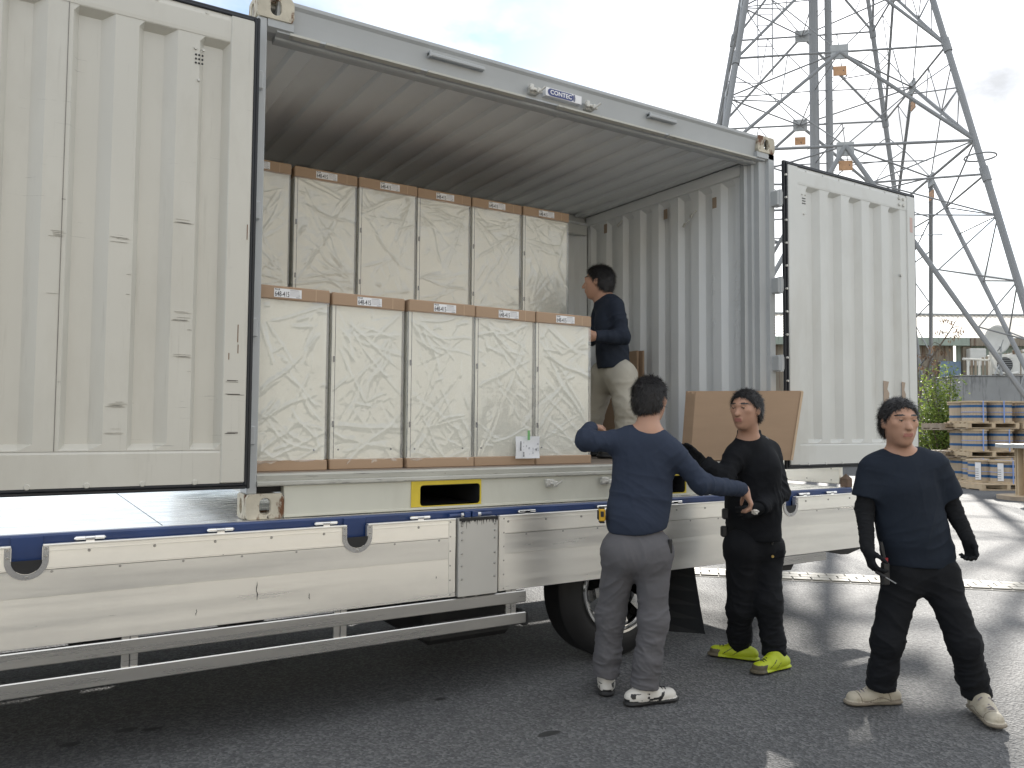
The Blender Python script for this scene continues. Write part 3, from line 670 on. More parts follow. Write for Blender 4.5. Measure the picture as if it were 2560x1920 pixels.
# dents in the front gate
for x, z, hgt in ((.035, .665, .085), (-.222, .60, .028), (.275, .615, .03), (.93, .64, .012), (-.115, .84, .006)):
    m = MB(); pts = [(x, z + hgt / 2)]; m.tube([(x + random.uniform(-.003, .003), gy0 - .0005, z + hgt * (.5 - j / 6)) for j in range(7)], [.0003, .0012, .0018, .0012, .002, .0014, .0003], 5); m.build('dent_mark', M['ink'], ga)
# centre post between the gates
cp = MB().box(1.050, 1.286, -.122, -.075, GB - .004, GT + .002, .003).build('gate_post', M['alu_post'], tk)
for x in (1.070, 1.266):
    for z in (.895, .860, .822, .745 if x > 1.2 else .750, .688, .620): MB().cyl((x, -.1265, z), (x, -.121, z), .004, 10, .0075).build('screw', M['rivet'], cp)
MB().box(1.052, 1.284, -.1235, -.1215, GT - .012, GT + .0035).build('worn_edge', M['dark'], cp)
gm = MB(); rs = random.Random(9)
for i in range(60):
    x = rs.uniform(1.055, 1.28); h = abs(rs.gauss(0, .014)) + .003; gm.prism([(x, GT - .011), (x + rs.uniform(.002, .006), GT - .011), (x + rs.uniform(.000, .003), GT - .012 - h)], -.1232, -.1218, 'y')
gm.build('grease_streaks', M['dark'], cp)
for x in (1.094, 1.168): MB().cyl((x, -.098, .500), (x, -.098, .535), .0085, 10).build('pin', M['steel_rail'], cp)
for x0, x1, s_ in ((1.010, 1.10, 1), (1.17, 1.262, -1)):
    m = MB(); m.cyl((x0, -.088, .946), (x1, -.088, .946), .0085, 10); m.box((x1 - .004) if s_ > 0 else x0 - .03, (x1 + .03) if s_ > 0 else x0 + .004, -.105, -.06, .934, .962, .002)
    m.build('gate_bolt', M['blue'], tk); MB().cyl((x1 - .022 if s_ > 0 else x0 + .008, -.088, .946), (x1 - .006 if s_ > 0 else x0 + .026, -.088, .946), .0105, 12).build('bolt_collar', M['chrome'], tk)
# side guard
for z0_, z1_ in ((.460, .522), (.347, .407)):
    MB().box(-4.5, 1.474, -.112, -.082, z0_, z1_, .004).build('guard_rail', M['steel_rail'], tk)
for x in (-2.3, -.478, .43, 1.385):
    m = MB(); m.box(x - .032, x - .002, -.100, -.086, .36, .60, .002).box(x + .002, x + .032, -.100, -.086, .36, .60, .002); m.build('guard_bracket', M['steel_rail'], tk)
MB().box(1.46, 1.50, -.10, .02, .33, .40, .006).build('guard_end', M['dark'], tk)
# underbody; unseen far gate, rails and boxes added to block sun under the deck
MB().box(-5.2, 4.5, 2.27, 2.30, .53, .93, .003).build('far_side_gate', M['alu'], tk)
for z0_, z1_ in ((.460, .522), (.33, .40)): MB().box(-4.5, 1.9, 2.25, 2.28, z0_, z1_, .004).build('guard_rail', M['steel_rail'], tk)
MB().box(-4.8, .9, 1.75, 2.2, .20, .56, .03).build('underbody_sun_block', M['dark'], tk)
MB().box(1.0, 1.55, .15, 2.1, .22, .82, .03).build('cross_sun_block', M['dark'], tk)
MB().box(-5.0, 4.3, .55, .75, .58, .92).box(-5.0, 4.3, 1.45, 1.65, .58, .92).build('chassis_rail', M['dark'], tk)
m = MB()
for i in range(14): m.box(-4.6 + i * .68, -4.5 + i * .68, 0.0, 2.2, .84, .923)
m.build('cross_member', M['dark'], tk)
for x in (-.55, .12, .75): MB().box(x - .12, x + .12, .5, .62, .36, .58, .02).build('air_tank', M['dark'], tk)
def wheel(cx, y0, y1):
    r = .430; rim = .285
    w = MB(); prof = [(y0 + .06, .19), (y0 + .02, rim - .012), (y0 + .006, rim), (y0 - .002, rim + .03), (y0 + .004, r - .06), (y0 + .025, r - .018), (y0 + .05, r), (y1 - .05, r), (y1 - .01, r - .03), (y1, rim)]
    n = 56; vs = []; 
    for (y, rr) in prof[1:]:
        for i in range(n): a = 2 * math.pi * i / n; vs.append((cx + rr * math.cos(a), y, r + rr * math.sin(a)))
    k = len(prof) - 1; fs = [(i * n + j, i * n + (j + 1) % n, (i + 1) * n + (j + 1) % n, (i + 1) * n + j) for i in range(k - 1) for j in range(n)]
    wh = MB().cyl((cx, y0 + .09, r), (cx, y1, r), .10, 24).build('wheel', M['dark'], tk)
    w.add(vs, fs).build('tyre', M['tyre'], wh, smooth=True)
    m = MB(); rp = [(y0 + .004, rim - .002), (y0 - .006, rim - .008), (y0 - .004, rim - .022), (y0 + .012, rim - .026), (y0 + .02, rim - .034), (y0 + .014, rim - .044), (y0 + .05, rim - .055), (y0 + .09, rim - .06)]
    vs = []
    for (y, rr) in rp:
        for i in range(n): a = 2 * math.pi * i / n; vs.append((cx + rr * math.cos(a), y, r + rr * math.sin(a)))
    m.add(vs, [(i * n + j, i * n + (j + 1) % n, (i + 1) * n + (j + 1) % n, (i + 1) * n + j) for i in range(len(rp) - 1) for j in range(n)])
    m.build('rim', M['chrome'], wh, smooth=True)
    for s_ in range(8):
        a0 = 2 * math.pi * s_ / 8 + .2; m = MB(); vs = []
        for rr, ww, y in ((.075, .028, y0 + .035), (.16, .030, y0 + .045), (rim - .05, .042, y0 + .035)):
            for sg in (-1, 1):
                for dy in (0, .02):
                    vs.append((cx + rr * math.cos(a0) - sg * ww * math.sin(a0), y + dy, r + rr * math.sin(a0) + sg * ww * math.cos(a0)))
        fs = []
        for q_ in (0, 4): fs += [(q_, q_ + 4, q_ + 6, q_ + 2), (q_ + 1, q_ + 3, q_ + 7, q_ + 5), (q_, q_ + 1, q_ + 5, q_ + 4), (q_ + 2, q_ + 6, q_ + 7, q_ + 3)]
        m.add(vs, fs).build('spoke', M['chrome'], wh)
    MB().cyl((cx, y0 + .02, r), (cx, y0 + .09, r), .085, 24, .095).build('hub', M['chrome'], wh, smooth=True)
    for i in range(8):
        a = 2 * math.pi * i / 8; MB().cyl((cx + .066 * math.cos(a), y0 + .008, r + .066 * math.sin(a)), (cx + .066 * math.cos(a), y0 + .03, r + .066 * math.sin(a)), .01, 6).build('wheel_nut', M['rivet'], wh)
wheel(2.265, .045, .30); wheel(2.265, 1.88, 2.14)
MB().cyl((2.265, .28, .43), (2.265, 1.9, .43), .07, 14).build('axle', M['dark'], tk)
# mud flap and rear end
mb = MB(); vs = []
for j in range(8):
    t_ = j / 7; z = .70 - t_ * .655
    for xx, yy in ((2.715, .40), (2.735 , .10)):
        vs.append((xx + .02 * t_ ** 2 + .16 * (yy < .2) + .10 * t_ * (yy < .2), yy - .02 * t_, z))
mb.add(vs, [(2 * j, 2 * j + 1, 2 * j + 3, 2 * j + 2) for j in range(7)])
mf = mb.build('mud_flap', M['rubber'], tk); sm = mf.modifiers.new('s', 'SOLIDIFY'); sm.thickness = .008
MB().box(3.05, 4.03, -.104, -.084, .470, .528, .003).build('guard_rail', M['steel_rail'], tk)
MB().prism([(3.30, .47), (3.86, .47), (3.80, .40), (3.40, .42)], .02, .12, 'y').build('guard_mount', M['dark'], tk)
MB().prism([(4.02, .533), (4.62, .533), (4.60, .50), (4.42, .465), (4.34, .470)], .0, .10, 'y').build('tail_lamp_housing', M['dark'], tk)
MB().box(4.585, 4.625, -.012, .03, .515, .540, .003).build('side_marker', M['orange'], tk)
MB().box(4.30, 4.42, .1, 2.1, .60, .92, .01).build('rear_beam', M['dark'], tk)
tg = MB().box(4.385, 4.415, .03, 2.18, .985, 1.375, .003).build('tail_gate', M['alu'], tk)
for z0_, z1_ in ((.99, 1.085), (1.088, 1.20), (1.203, 1.37)): MB().box(4.372, 4.386, .03, 2.18, z0_, z1_, .002).build('board', M['alu'], tg)
for i in range(10):
    for z in (1.015, 1.10): MB().cyl((4.369, .10 + i * .22, z), (4.374, .10 + i * .22, z), .0055, 8).build('rivet', M['rivet'], tg)
m = MB(); m.box(4.36, 4.425, -.045, .02, .965, 1.03, .006); m.add([(4.36, -.045, 1.028), (4.425, -.045, 1.028), (4.425, .02, 1.028), (4.36, .02, 1.028), (4.392, -.012, 1.068)], [(0, 1, 4), (1, 2, 4), (2, 3, 4), (3, 0, 4), (0, 3, 2, 1)])
m.build('corner_stake', mat('rusty_post', (.13, .085, .06), .8, var=.3, vs=20, bump=.4, bs=60), tk)
# ------------------------------------------------------------------ wrapped cabinets
BW, BH, BD, PITCH = 0.405, 0.900, 0.86, 0.4135
num_me = text_mesh('648-415', 0.036, M['ink'], 0.60, 0.00025); brand_me = text_mesh('PLUS', 0.0105, M['ink'], 1.1, 0.0003)
rsb = random.Random(21)
def crinkle(w, h, seed, amp=1.0):
    """film hanging over the front of a cabinet: height field of folds fanning from the top corners"""
    rg = np.random.RandomState(seed); st = 0.0046
    nx = int(w / st) + 1; nz = int(h / st) + 1
    X, Z = np.meshgrid(np.linspace(-w / 2, w / 2, nx), np.linspace(0, h, nz)); P = np.stack([X.ravel(), Z.ravel()], 1)
    wob = np.stack([vnoise(np.c_[P * 7, np.full(len(P), seed * 1.7)], seed), vnoise(np.c_[P * 7, np.full(len(P), 9.1 + seed)], seed + 5)], 1) * 0.022
    Q = P + wob; Hh = np.zeros(len(P))
    for i in range(60):
        if i < 36:
            cx = rg.choice([-w / 2, w / 2]) * rg.uniform(.6, 1.05); cz = h * rg.choice([rg.uniform(.75, 1.03), rg.uniform(-.05, .35)])
            ang = math.atan2(h * rg.uniform(-.1, 1.0) - cz, -cx * rg.uniform(.2, 1.2) - cx)
        else:
            cx = rg.uniform(-w / 2, w / 2); cz = rg.uniform(0, h); ang = rg.uniform(0, math.pi)
        d = np.array([math.cos(ang), math.sin(ang)]); nrm = np.array([-d[1], d[0]])
        rel = Q - [cx, cz]; s = rel @ d; t_ = rel @ nrm; ln = rg.uniform(.14, .60) if i < 36 else rg.uniform(.03, .14)
        wdt = rg.uniform(.0045, .011) * (1 + .9 * np.clip(s / ln, 0, 1)); win = np.clip(s / (.15 * ln), 0, 1) * np.clip((ln - s) / (.4 * ln), 0, 1)
        a = rg.uniform(.002, .006) * (1 if rg.rand() > .25 else -.6)
        prof = np.where(t_ > 0, np.exp(-(t_ / wdt) ** 2), np.exp(-(t_ / (wdt * .35)) ** 2))
        Hh += a * win * prof
    Hh += 0.007 * (vnoise(np.c_[P * np.array([6, 3.2]), np.full(len(P), seed + .3)], seed + 2)) + 0.0022 * np.abs(vnoise(np.c_[Q * np.array([18, 12]), np.full(len(P), seed + .9)], seed + 3)) + .0009 * np.abs(vnoise(np.c_[Q * 44, np.full(len(P), seed + 1.9)], seed + 7))
    Hh *= amp
    e = np.minimum(1, np.minimum(w / 2 - np.abs(P[:, 0]), h - P[:, 1]) / .03)           # held at top and sides
    Hh = Hh * (0.25 + .75 * np.clip(e, 0, 1)) + 0.008
    hem = 0.014 * vnoise(np.c_[P[:, 0] * 9, np.zeros(len(P)), np.full(len(P), seed * 3.3)], seed + 4) + .006 * vnoise(np.c_[P[:, 0] * 40, np.zeros(len(P)), np.full(len(P), seed)], seed + 8)
    zz = P[:, 1] + (1 - np.clip(P[:, 1] / .12, 0, 1)) * hem
    V = np.c_[P[:, 0], -np.maximum(Hh, .0025), zz]
    # side returns
    ids = np.arange(nx * nz).reshape(nz, nx)
    F = np.stack([ids[:-1, :-1].ravel(), ids[:-1, 1:].ravel(), ids[1:, 1:].ravel(), ids[1:, :-1].ravel()], 1)
    Vl = V[ids[:, 0]].copy(); Vr = V[ids[:, -1]].copy(); ns = 14; extra = []; Fe = []
    for sgn, col_, base in ((-1, ids[:, 0], Vl), (1, ids[:, -1], Vr)):
        prev = col_
        for j in range(1, ns + 1):
            nv = base.copy(); nv[:, 1] = base[:, 1] + j * .03
            nv[:, 0] = base[:, 0] + sgn * (0.003 + .006 * (vnoise(np.c_[np.full(nz, j * .4), base[:, 2] * 14, np.full(nz, seed + sgn)], seed + 11)))* min(1, j / 2)
            st0 = nx * nz + sum(len(x) for x in extra); cur = np.arange(st0, st0 + nz); extra.append(nv)
            q = np.stack([prev[:-1], cur[:-1], cur[1:], prev[1:]], 1); Fe.append(q if sgn > 0 else q[:, ::-1]); prev = cur
    V = np.vstack([V] + extra); F = np.vstack([F] + Fe)
    return V, F

cabm = MB(); cabm.box(-BW / 2 + .006, BW / 2 - .006, 0.008, BD, 0.04, BH - .02, .004)
cab_me = cabm.mesh('cabinet', M['cream'])
dm = MB(); dm.box(-BW / 2 + .006, -BW / 2 + .0085, .0062, .0095, .055, BH - .05); dm.box(-BW / 2 + .026, -BW / 2 + .0285, .0062, .0095, .055, BH - .05)
seam_me = dm.mesh('door_gap', M['seam'])
def mbm(name, f, m): 
    b = MB(); f(b); return b.mesh(name, m)
hinge_me = mbm('hinge_block', lambda b: b.box(-.0055, .0055, 0.002, .010, -.015, .015, .001), M['seam'])
foot_me = mbm('screw_hole', lambda b: b.cyl((0, .0055, 0), (0, .0085, 0), .0045, 10), M['seam'])
cap_me = mbm('top_cap', lambda b: b.box(-BW / 2, BW / 2, -.012, BD + .008, BH - .066, BH, .005), M['card'])
tray_me = mbm('bottom_tray', lambda b: b.box(-BW / 2, BW / 2, -.014, BD + .008, 0.0, .052, .004), M['card'])
lab_me = mbm('label_sheet', lambda b: b.box(-.0675, .0675, -.0138, -.0125, -.0215, .0215), M['label'])
def lines(b):
    for z in (.013, .007, .001, -.005, -.011): b.box(.010, .060 - abs(z) * .3, -.0146, -.0139, z, z + .0009)
    for z in (.0165,): b.box(.010, .052, -.0146, -.0139, z, z + .0014)
    b.box(.040, .062, -.0146, -.0139, -.0188, -.0163); b.box(.052, .062, -.0146, -.0139, -.0085, -.0073)
line_me = mbm('fine_print', lines, M['ink_soft'])
crease_me = mbm('cap_crease', lambda b: b.box(.13, .132, -.0126, -.0119, BH - .062, BH - .004), M['card2'])
films = []
for i in range(11):
    V, F = crinkle(BW - .004, BH - .105, 40 + i * 3, 1.25 if i < 5 else 1.0); films.append(np_mesh('plastic_film', V, F, M['film']))
def cabinet(x, y, z, fi, label, group, lx=0.0, mirror=False, rot=0.0):
    r = empty('wrapped_cabinet', (x, y, z), rot); tag(r, label, 'cabinet', group)
    c = link('cabinet', cab_me, r, False)
    for me, nm in ((seam_me, 'door_gap'),): link(nm, me, c, False)
    for zz in (.23, .56):
        o = link('hinge_block', hinge_me, c, False); o.location = (-BW / 2 + .022, 0, zz)
    for xx in (-.15, .14):
        o = link('screw_hole', foot_me, c, False); o.location = (xx, 0, .10)
    link('top_cap', cap_me, r, False); link('bottom_tray', tray_me, r, False)
    if fi is not None:
        o = link('plastic_film', films[fi], r, False); o.location = (0, 0, .043)
    lb = link('product_label', lab_me, r, False); lb.location = (lx, 0, BH - .034)
    o = link('label_number', num_me, lb, False); o.location = (-.0285, -.0144, -.0065)
    o = link('label_brand', brand_me, lb, False); o.location = (-.0515, -.0144, .0155)
    link('fine_print', line_me, lb, False); link('cap_crease', crease_me, r, False)
    return r
fx = [0.2115, 0.637, 1.0565, 1.469, 1.877]
fl = ['film-wrapped cabinet of the front row, half hidden behind the left door', 'film-wrapped cabinet of the front row with the largest white glare patch', 'film-wrapped cabinet of the front row, above the yellow fork pocket', 'film-wrapped cabinet of the front row with the white delivery slip taped on', 'film-wrapped cabinet at the right end of the front row']
fy = [.10, .128, .112, .12, .115]
for i in range(5): cabinet(fx[i], fy[i], FZ, i, fl[i], 'wrapped cabinets of the front row', (-.01, .0, .012, .015, .005)[i], rot=(0, .012, -.004, .004, -.003)[i])
ul = ['upper back-row cabinet at the far left, cut off by the left door', 'second upper back-row cabinet from the left door, beside the dark gap', 'third upper back-row cabinet counted from the left door', 'fourth upper back-row cabinet counted from the left door', 'upper back-row cabinet second from its right end', 'upper back-row cabinet at its right end, beside the worker in the container']
for i in range(6):
    x = .269 + i * PITCH + (.008 if i else -.004); y = 1.00 + rsb.uniform(-.008, .008)
    cabinet(x, y, FZ + BH + .002, 5 + i, ul[i], 'wrapped cabinets of the upper back row', rsb.uniform(-.012, .012))
cabinet(.269 + 5 * PITCH + .008, 1.0, FZ, 10, 'lower back-row cabinet behind the legs of the worker in the container', None)
for i in range(5):
    cabinet(.269 + i * PITCH, 1.0, FZ, None, 'lower back-row cabinet hidden behind the front row', 'hidden lower back-row cabinets')
# delivery slip
sl = rootw('delivery_slip', (1.60, .09, 1.22), 'white delivery slip held by green tape on a wrapped cabinet', 'paper slip')
vs = []; nx_, nz_ = 12, 9; rg = random.Random(3)
for j in range(nz_ + 1):
    for i in range(nx_ + 1):
        u_, w_ = i / nx_, j / nz_; vs.append((1.523 + .163 * u_ + .002 * w_, .086 - .004 * math.sin(u_ * 3 + w_ * 4) - .006 * (1 - w_) * u_, 1.224 + .127 * w_ + .003 * u_ * 0))
MB().add(vs, [(j * (nx_ + 1) + i, j * (nx_ + 1) + i + 1, (j + 1) * (nx_ + 1) + i + 1, (j + 1) * (nx_ + 1) + i) for j in range(nz_) for i in range(nx_)]).build('sheet', M['label'], sl, smooth=True)
m = MB()
for k_, (x, z0_, z1_, w_) in enumerate(((1.546, 1.268, 1.322, .009), (1.566, 1.235, 1.262, .009))):
    z = z0_
    while z < z1_:
        t_ = rg.choice((.0012, .002, .003)); m.box(x, x + w_, .072, .0728, z, z + t_); z += t_ + rg.choice((.001, .0016))
m.build('bar_code', M['ink'], sl)
m = MB()
for x in (1.560, 1.580, 1.60, 1.625, 1.648, 1.66):
    for k_ in range(3):
        z = rg.uniform(1.24, 1.33); m.box(x + rg.uniform(0, .01), x + .0015 + rg.uniform(0.01, .011), .0715, .0722, z, z + rg.uniform(.003, .012))
m.build('slip_print', mat('pale_print', (.5, .5, .52), .7), sl)
MB().box(1.594, 1.610, .068, .0695, 1.330, 1.385).build('green_tape', M['green_tape'], sl)
# flat cardboard leaning inside on the right
def board_sheet(name, x0, x1, y, z0_, z1_, lean, th, label, group):
    r = rootw(name, ((x0 + x1) / 2, y, z0_), label, 'cardboard', group)
    vs = [(x0, y, z0_), (x1, y - .14 * (x1 - x0), z0_), (x1 + lean * .4, y - .14 * (x1 - x0) + lean, z1_), (x0 + lean * .2, y + lean, z1_)]
    vs += [(a, b + th, c) for a, b, c in vs]
    MB().add(vs, [(0, 1, 2, 3), (4, 7, 6, 5), (0, 4, 5, 1), (1, 5, 6, 2), (2, 6, 7, 3), (3, 7, 4, 0)]).build('sheet', M['card'], r)
for i in range(5):
    x1 = 3.700 - i * .020; lab = ['rearmost and widest of the flattened cartons leaning by the right post', 'second flattened carton from the back in the bundle by the right post', 'middle one of the flattened cartons leaning by the right post', 'flattened carton just behind the nearest leaning one', 'nearest of the flattened cartons leaning beside the right door post'][i]
    r = rootw('flattened_carton', (3.2, .15 + i * .04, FZ), lab, 'cardboard', 'flattened cartons leaning at the right post')
    b = MB(); e_ = i * .021; x1 = 3.752 - i * .024; zt_ = 1.668 - .010 * (i % 2) - i * .003; th = .017
    p = [(2.95 - i * .003, .215 - e_, FZ + .003), (3.685 - i * .022, -.082 - e_, FZ + .003), (x1, -.128 - e_, zt_), (2.97 - i * .003, .185 - e_, zt_ - .015)]
    q_ = [(a - .003, c_ + th, d_) for a, c_, d_ in p]; yb = -.128 - e_
    b.add(p + q_, [(0, 1, 2, 3), (4, 7, 6, 5), (0, 4, 5, 1), (1, 5, 6, 2), (2, 6, 7, 3), (3, 7, 4, 0)]); b.build('sheet', M['card'], r)
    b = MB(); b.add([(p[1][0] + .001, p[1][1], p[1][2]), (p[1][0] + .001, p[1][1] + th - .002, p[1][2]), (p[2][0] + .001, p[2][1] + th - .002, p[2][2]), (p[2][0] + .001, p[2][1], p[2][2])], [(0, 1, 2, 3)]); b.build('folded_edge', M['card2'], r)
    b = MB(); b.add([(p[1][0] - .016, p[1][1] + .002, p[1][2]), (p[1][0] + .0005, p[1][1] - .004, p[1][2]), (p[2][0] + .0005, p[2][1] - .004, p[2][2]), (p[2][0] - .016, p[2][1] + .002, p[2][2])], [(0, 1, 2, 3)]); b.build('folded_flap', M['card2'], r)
for i, x in enumerate((3.425, 3.46)):
    r = rootw('carton_flat', (x, 1.3, FZ), ['flat carton on edge against the inner end wall, behind the worker', 'second flat carton pressed against the inner end wall corrugation'][i], 'cardboard')
    MB().box(x - .012, x + .006, 1.22 - i * .03, 1.75, FZ + .001, 2.03, .002).build('sheet', M['card'], r)
# ------------------------------------------------------------------ background, laid out along and across the view of the yard
BU = Vector((0.848, -0.530, 0)).normalized(); BV = Vector((0.530, 0.848, 0)).normalized(); BC = Vector((CAM[0], CAM[1], 0))
BANG = math.atan2(BU.y, BU.x)
def bgp(a, t, z=0.0): return BC + BU * a + BV * t + Vector((0, 0, z))
def pxa(px, t): return (px - 1280) / 2000.0 * t           # lateral offset of a bearing at depth t
def yz(py, t): return CAM[2] + (1058 - py) / 2000.0 * t
def bgroot(name, a, t, label, cat, group=None, z=0.0, rz=0.0):
    """Empty whose local x runs across the view, local y away from it"""
    o = empty(name, bgp(a, t, z), BANG + rz); return tag(o, label, cat, group)

M['galv'] = mat('galvanised_steel', (0.25, 0.255, 0.26), 0.6, metal=0.2, var=0.15, vs=1.2, rvar=.1)
M['galv2'] = mat('galvanised_plate', (0.36, 0.365, 0.36), 0.55, metal=0.45, var=0.15, vs=2)
M['sign'] = mat('rust_sign', (0.48, 0.27, 0.14), 0.6, var=0.2, vs=8, dirt=[dict(c=(.06, .05, .045), s=14, t=.6, w=.05)])
M['concrete'] = mat('stained_concrete', (0.30, 0.30, 0.295), 0.85, var=0.12, vs=1.2, bump=0.2, bs=12, dirt=[dict(c=(.11, .11, .11), s=3.2, st=(1.6, 1, .28), t=.53, w=.14, a=.8), dict(c=(.20, .14, .09), s=1.7, st=(1.2, 1, .2), t=.62, w=.12, a=.6)])
M['roof_sheet'] = mat('roof_sheet', (0.50, 0.45, 0.37), 0.6, var=0.12, vs=.8, dirt=[dict(c=(.30, .24, .17), s=1.4, st=(1, 1, 1), t=.57, w=.15, a=.6)])
M['green_wall'] = mat('weathered_green', (0.30, 0.345, 0.29), 0.7, var=0.18, vs=1.2, stretch=(2, 2, .4), dirt=[dict(c=(.12, .10, .08), s=2.2, st=(2.5, 2.5, .25), t=.57, w=.12, a=.7)])
M['rust_wall'] = mat('rusty_sheet', (0.26, 0.22, 0.17), 0.8, var=0.25, vs=1.5, stretch=(3, 3, .3), dirt=[dict(c=(.11, .055, .03), s=2.5, st=(3, 3, .25), t=.52, w=.12, a=.85)])
M['grey_paint'] = mat('grey_paint', (0.36, 0.37, 0.37), 0.55, var=.1, vs=3)
M['white_metal'] = mat('white_casing', (0.62, 0.61, 0.57), 0.5, var=.08, vs=4, dirt=[dict(c=(.3, .25, .18), s=3, st=(1, 1, .3), t=.6, w=.15, a=.6)])
M['fan_dark'] = mat('fan_dark', (0.03, 0.03, 0.032), .5)
M['bluesheet'] = mat('blue_sheet', (0.20, 0.27, 0.36), .6, var=.1, vs=2)
M['wood'] = mat('pale_wood', (0.50, 0.39, 0.26), 0.75, var=0.18, vs=6, stretch=(1, 1, .5), bump=.2, bs=30)
M['wood_old'] = mat('weathered_wood', (0.30, 0.24, 0.18), 0.8, var=0.25, vs=6, bump=.25, bs=30)
M['drum'] = mat('drum_board', (0.46, 0.37, 0.27), 0.75, var=0.1, vs=10, stretch=(1, 1, .2), dirt=[dict(c=(.36, .28, .2), s=30, st=(1, 1, .04), t=.55, w=.1, a=.7)])
M['drumw'] = mat('drum_wrap_white', (0.62, 0.60, 0.54), 0.6, var=.06, vs=6)
M['bandb'] = mat('blue_band', (0.012, 0.085, 0.22), 0.45, var=.1, vs=8)
M['bandg'] = mat('green_band', (0.03, 0.17, 0.08), 0.45, var=.1, vs=8)
M['strap'] = mat('strap_blue', (0.22, 0.33, 0.66), .4)
M['strapy'] = mat('strap_yellow', (0.60, 0.52, 0.24), .4)
M['wrap'] = mat('stretch_wrap', (0.60, 0.61, 0.60), .35, var=.2, vs=9, bump=.5, bs=14, bdist=.02)

# shed behind
sh = bgroot('metal_shed', 24.5, 34, 'long weathered shed with a pale ribbed roof behind the concrete wall', 'shed')
def lp(name, mb_, m, parent=sh, smooth=False): return mb_.build(name, m, parent, smooth, world=False)
ez = 5.18; x0, x1 = -16.0, 9.0
# roof sheets: ribbed, rising away
n = 64; dxs = (x1 - x0) / n
for k in range(5):
    b = MB(); vs = []; xs_ = []
    xa, xb = x0 + k * (x1 - x0) / 5, x0 + (k + 1) * (x1 - x0) / 5; nn = 44
    for i in range(nn + 1):
        xx = xa + (xb - xa) * i / nn; d_ = .035 if i % 2 else 0
        vs += [(xx, -.35, ez + .02 + d_), (xx, 5.5, 6.95 + d_)]
    b.add(vs, [(2 * i, 2 * i + 2, 2 * i + 3, 2 * i + 1) for i in range(nn)]); lp('roof_sheet', b, M['roof_sheet'])
lp('ridge_cap', MB().box(x0, x1, 5.35, 5.75, 6.95, 7.03), M['grey_paint'])
lp('roof_vent', MB().prism([(4.2, 6.55), (5.2, 6.9), (5.2, 7.35), (4.2, 7.2)], -9.2, -7.1, 'x'), M['grey_paint'])
for k in range(7):
    xa = x0 + k * 3.6; lp('gutter_board', MB().box(xa, xa + 3.57, -.42, -.30, ez - .34, ez, .01), M['green_wall'] if k != 3 else M['rust_wall'])
def ribwall(xa, xb, za, zb, y, m, pitch=.16, name='wall_sheet'):
    b = MB(); vs = []; i = 0; xx = xa
    while xx <= xb: vs += [(xx, y + (.03 if i % 2 else 0), za), (xx, y + (.03 if i % 2 else 0), zb)]; xx += pitch / 2; i += 1
    b.add(vs, [(2 * j, 2 * j + 2, 2 * j + 3, 2 * j + 1) for j in range(i - 1)]); lp(name, b, m)
ribwall(x0, -5.6, 0, ez - .3, .02, M['rust_wall']); ribwall(-5.6, 1.0, 0, ez - .3, .0, M['green_wall'], .22); ribwall(1.0, x1, 0, ez - .3, .01, M['green_wall'], .22)
lp('blue_panel', MB().box(-6.35, -5.45, -.12, -.06, 1.2, 4.2, .01), M['bluesheet'])
lp('rust_column', MB().box(-5.40, -5.05, -.2, -.02, 0, ez - .35, .01), M['rust_wall'])
lp('meter_box', MB().box(-5.30, -4.62, -.55, -.22, 3.98, 4.72, .03), M['white_metal'])
lp('duct', MB().cyl((-4.1, -.35, 4.08), (-1.0, -.35, 4.05), .17, 16), M['grey_paint'], smooth=True)
lp('duct_bracket', MB().tube([(-3.2, -.5, 4.4), (-3.3, -.5, 4.1), (-3.55, -.55, 3.3)], .04, 6), M['galv'])
for k in range(9): lp('wall_pipe', MB().cyl((-2.4 + k * .9, -.08, 3.3), (-2.4 + k * .9, -.08, ez - .34), .022, 6), M['green_wall'])
lp('exhaust_pipe', MB().cyl((1.05, -.9, 4.45), (1.05, .1, 4.55), .22, 18, cap=False).cyl((1.05, -.86, 4.45), (1.05, -.84, 4.45), .2, 18), M['grey_paint'], smooth=True)
lp('exhaust_mouth', MB().cyl((1.05, -.885, 4.45), (1.05, -.87, 4.45), .19, 18), M['fan_dark'])
lp('wall_door', MB().box(1.7, 2.9, -.06, .0, 1.2, 4.3, .01), M['bluesheet'])

# concrete wall / platform in front of the shed
tw_ = 28.0
wl = bgroot('concrete_wall', pxa(2400, tw_), tw_, 'stained grey concrete retaining wall behind the cable drums', 'wall')
wz = yz(931, tw_)
for k in range(4):
    xa = k * 2.15; lp('wall_panel', MB().box(xa, xa + 2.135, 0, 1.6, -.05, wz, .015), M['concrete'], wl)
lp('wall_coping', MB().box(-.05, 8.6, -.04, 1.65, wz + .001, wz + .035, .008), M['concrete'], wl)
lp('pipe_rail', MB().cyl((-1.5, -.3, yz(1012, tw_ - .3)), (8.0, -.3, yz(1010, tw_ - .3)), .045, 10), M['galv'], wl, True)
for k in range(5): lp('rail_post', MB().cyl((-.4 + k * 1.9, -.3, 0), (-.4 + k * 1.9, -.3, yz(1011, tw_ - .3)), .04, 8), M['galv'], wl, True)
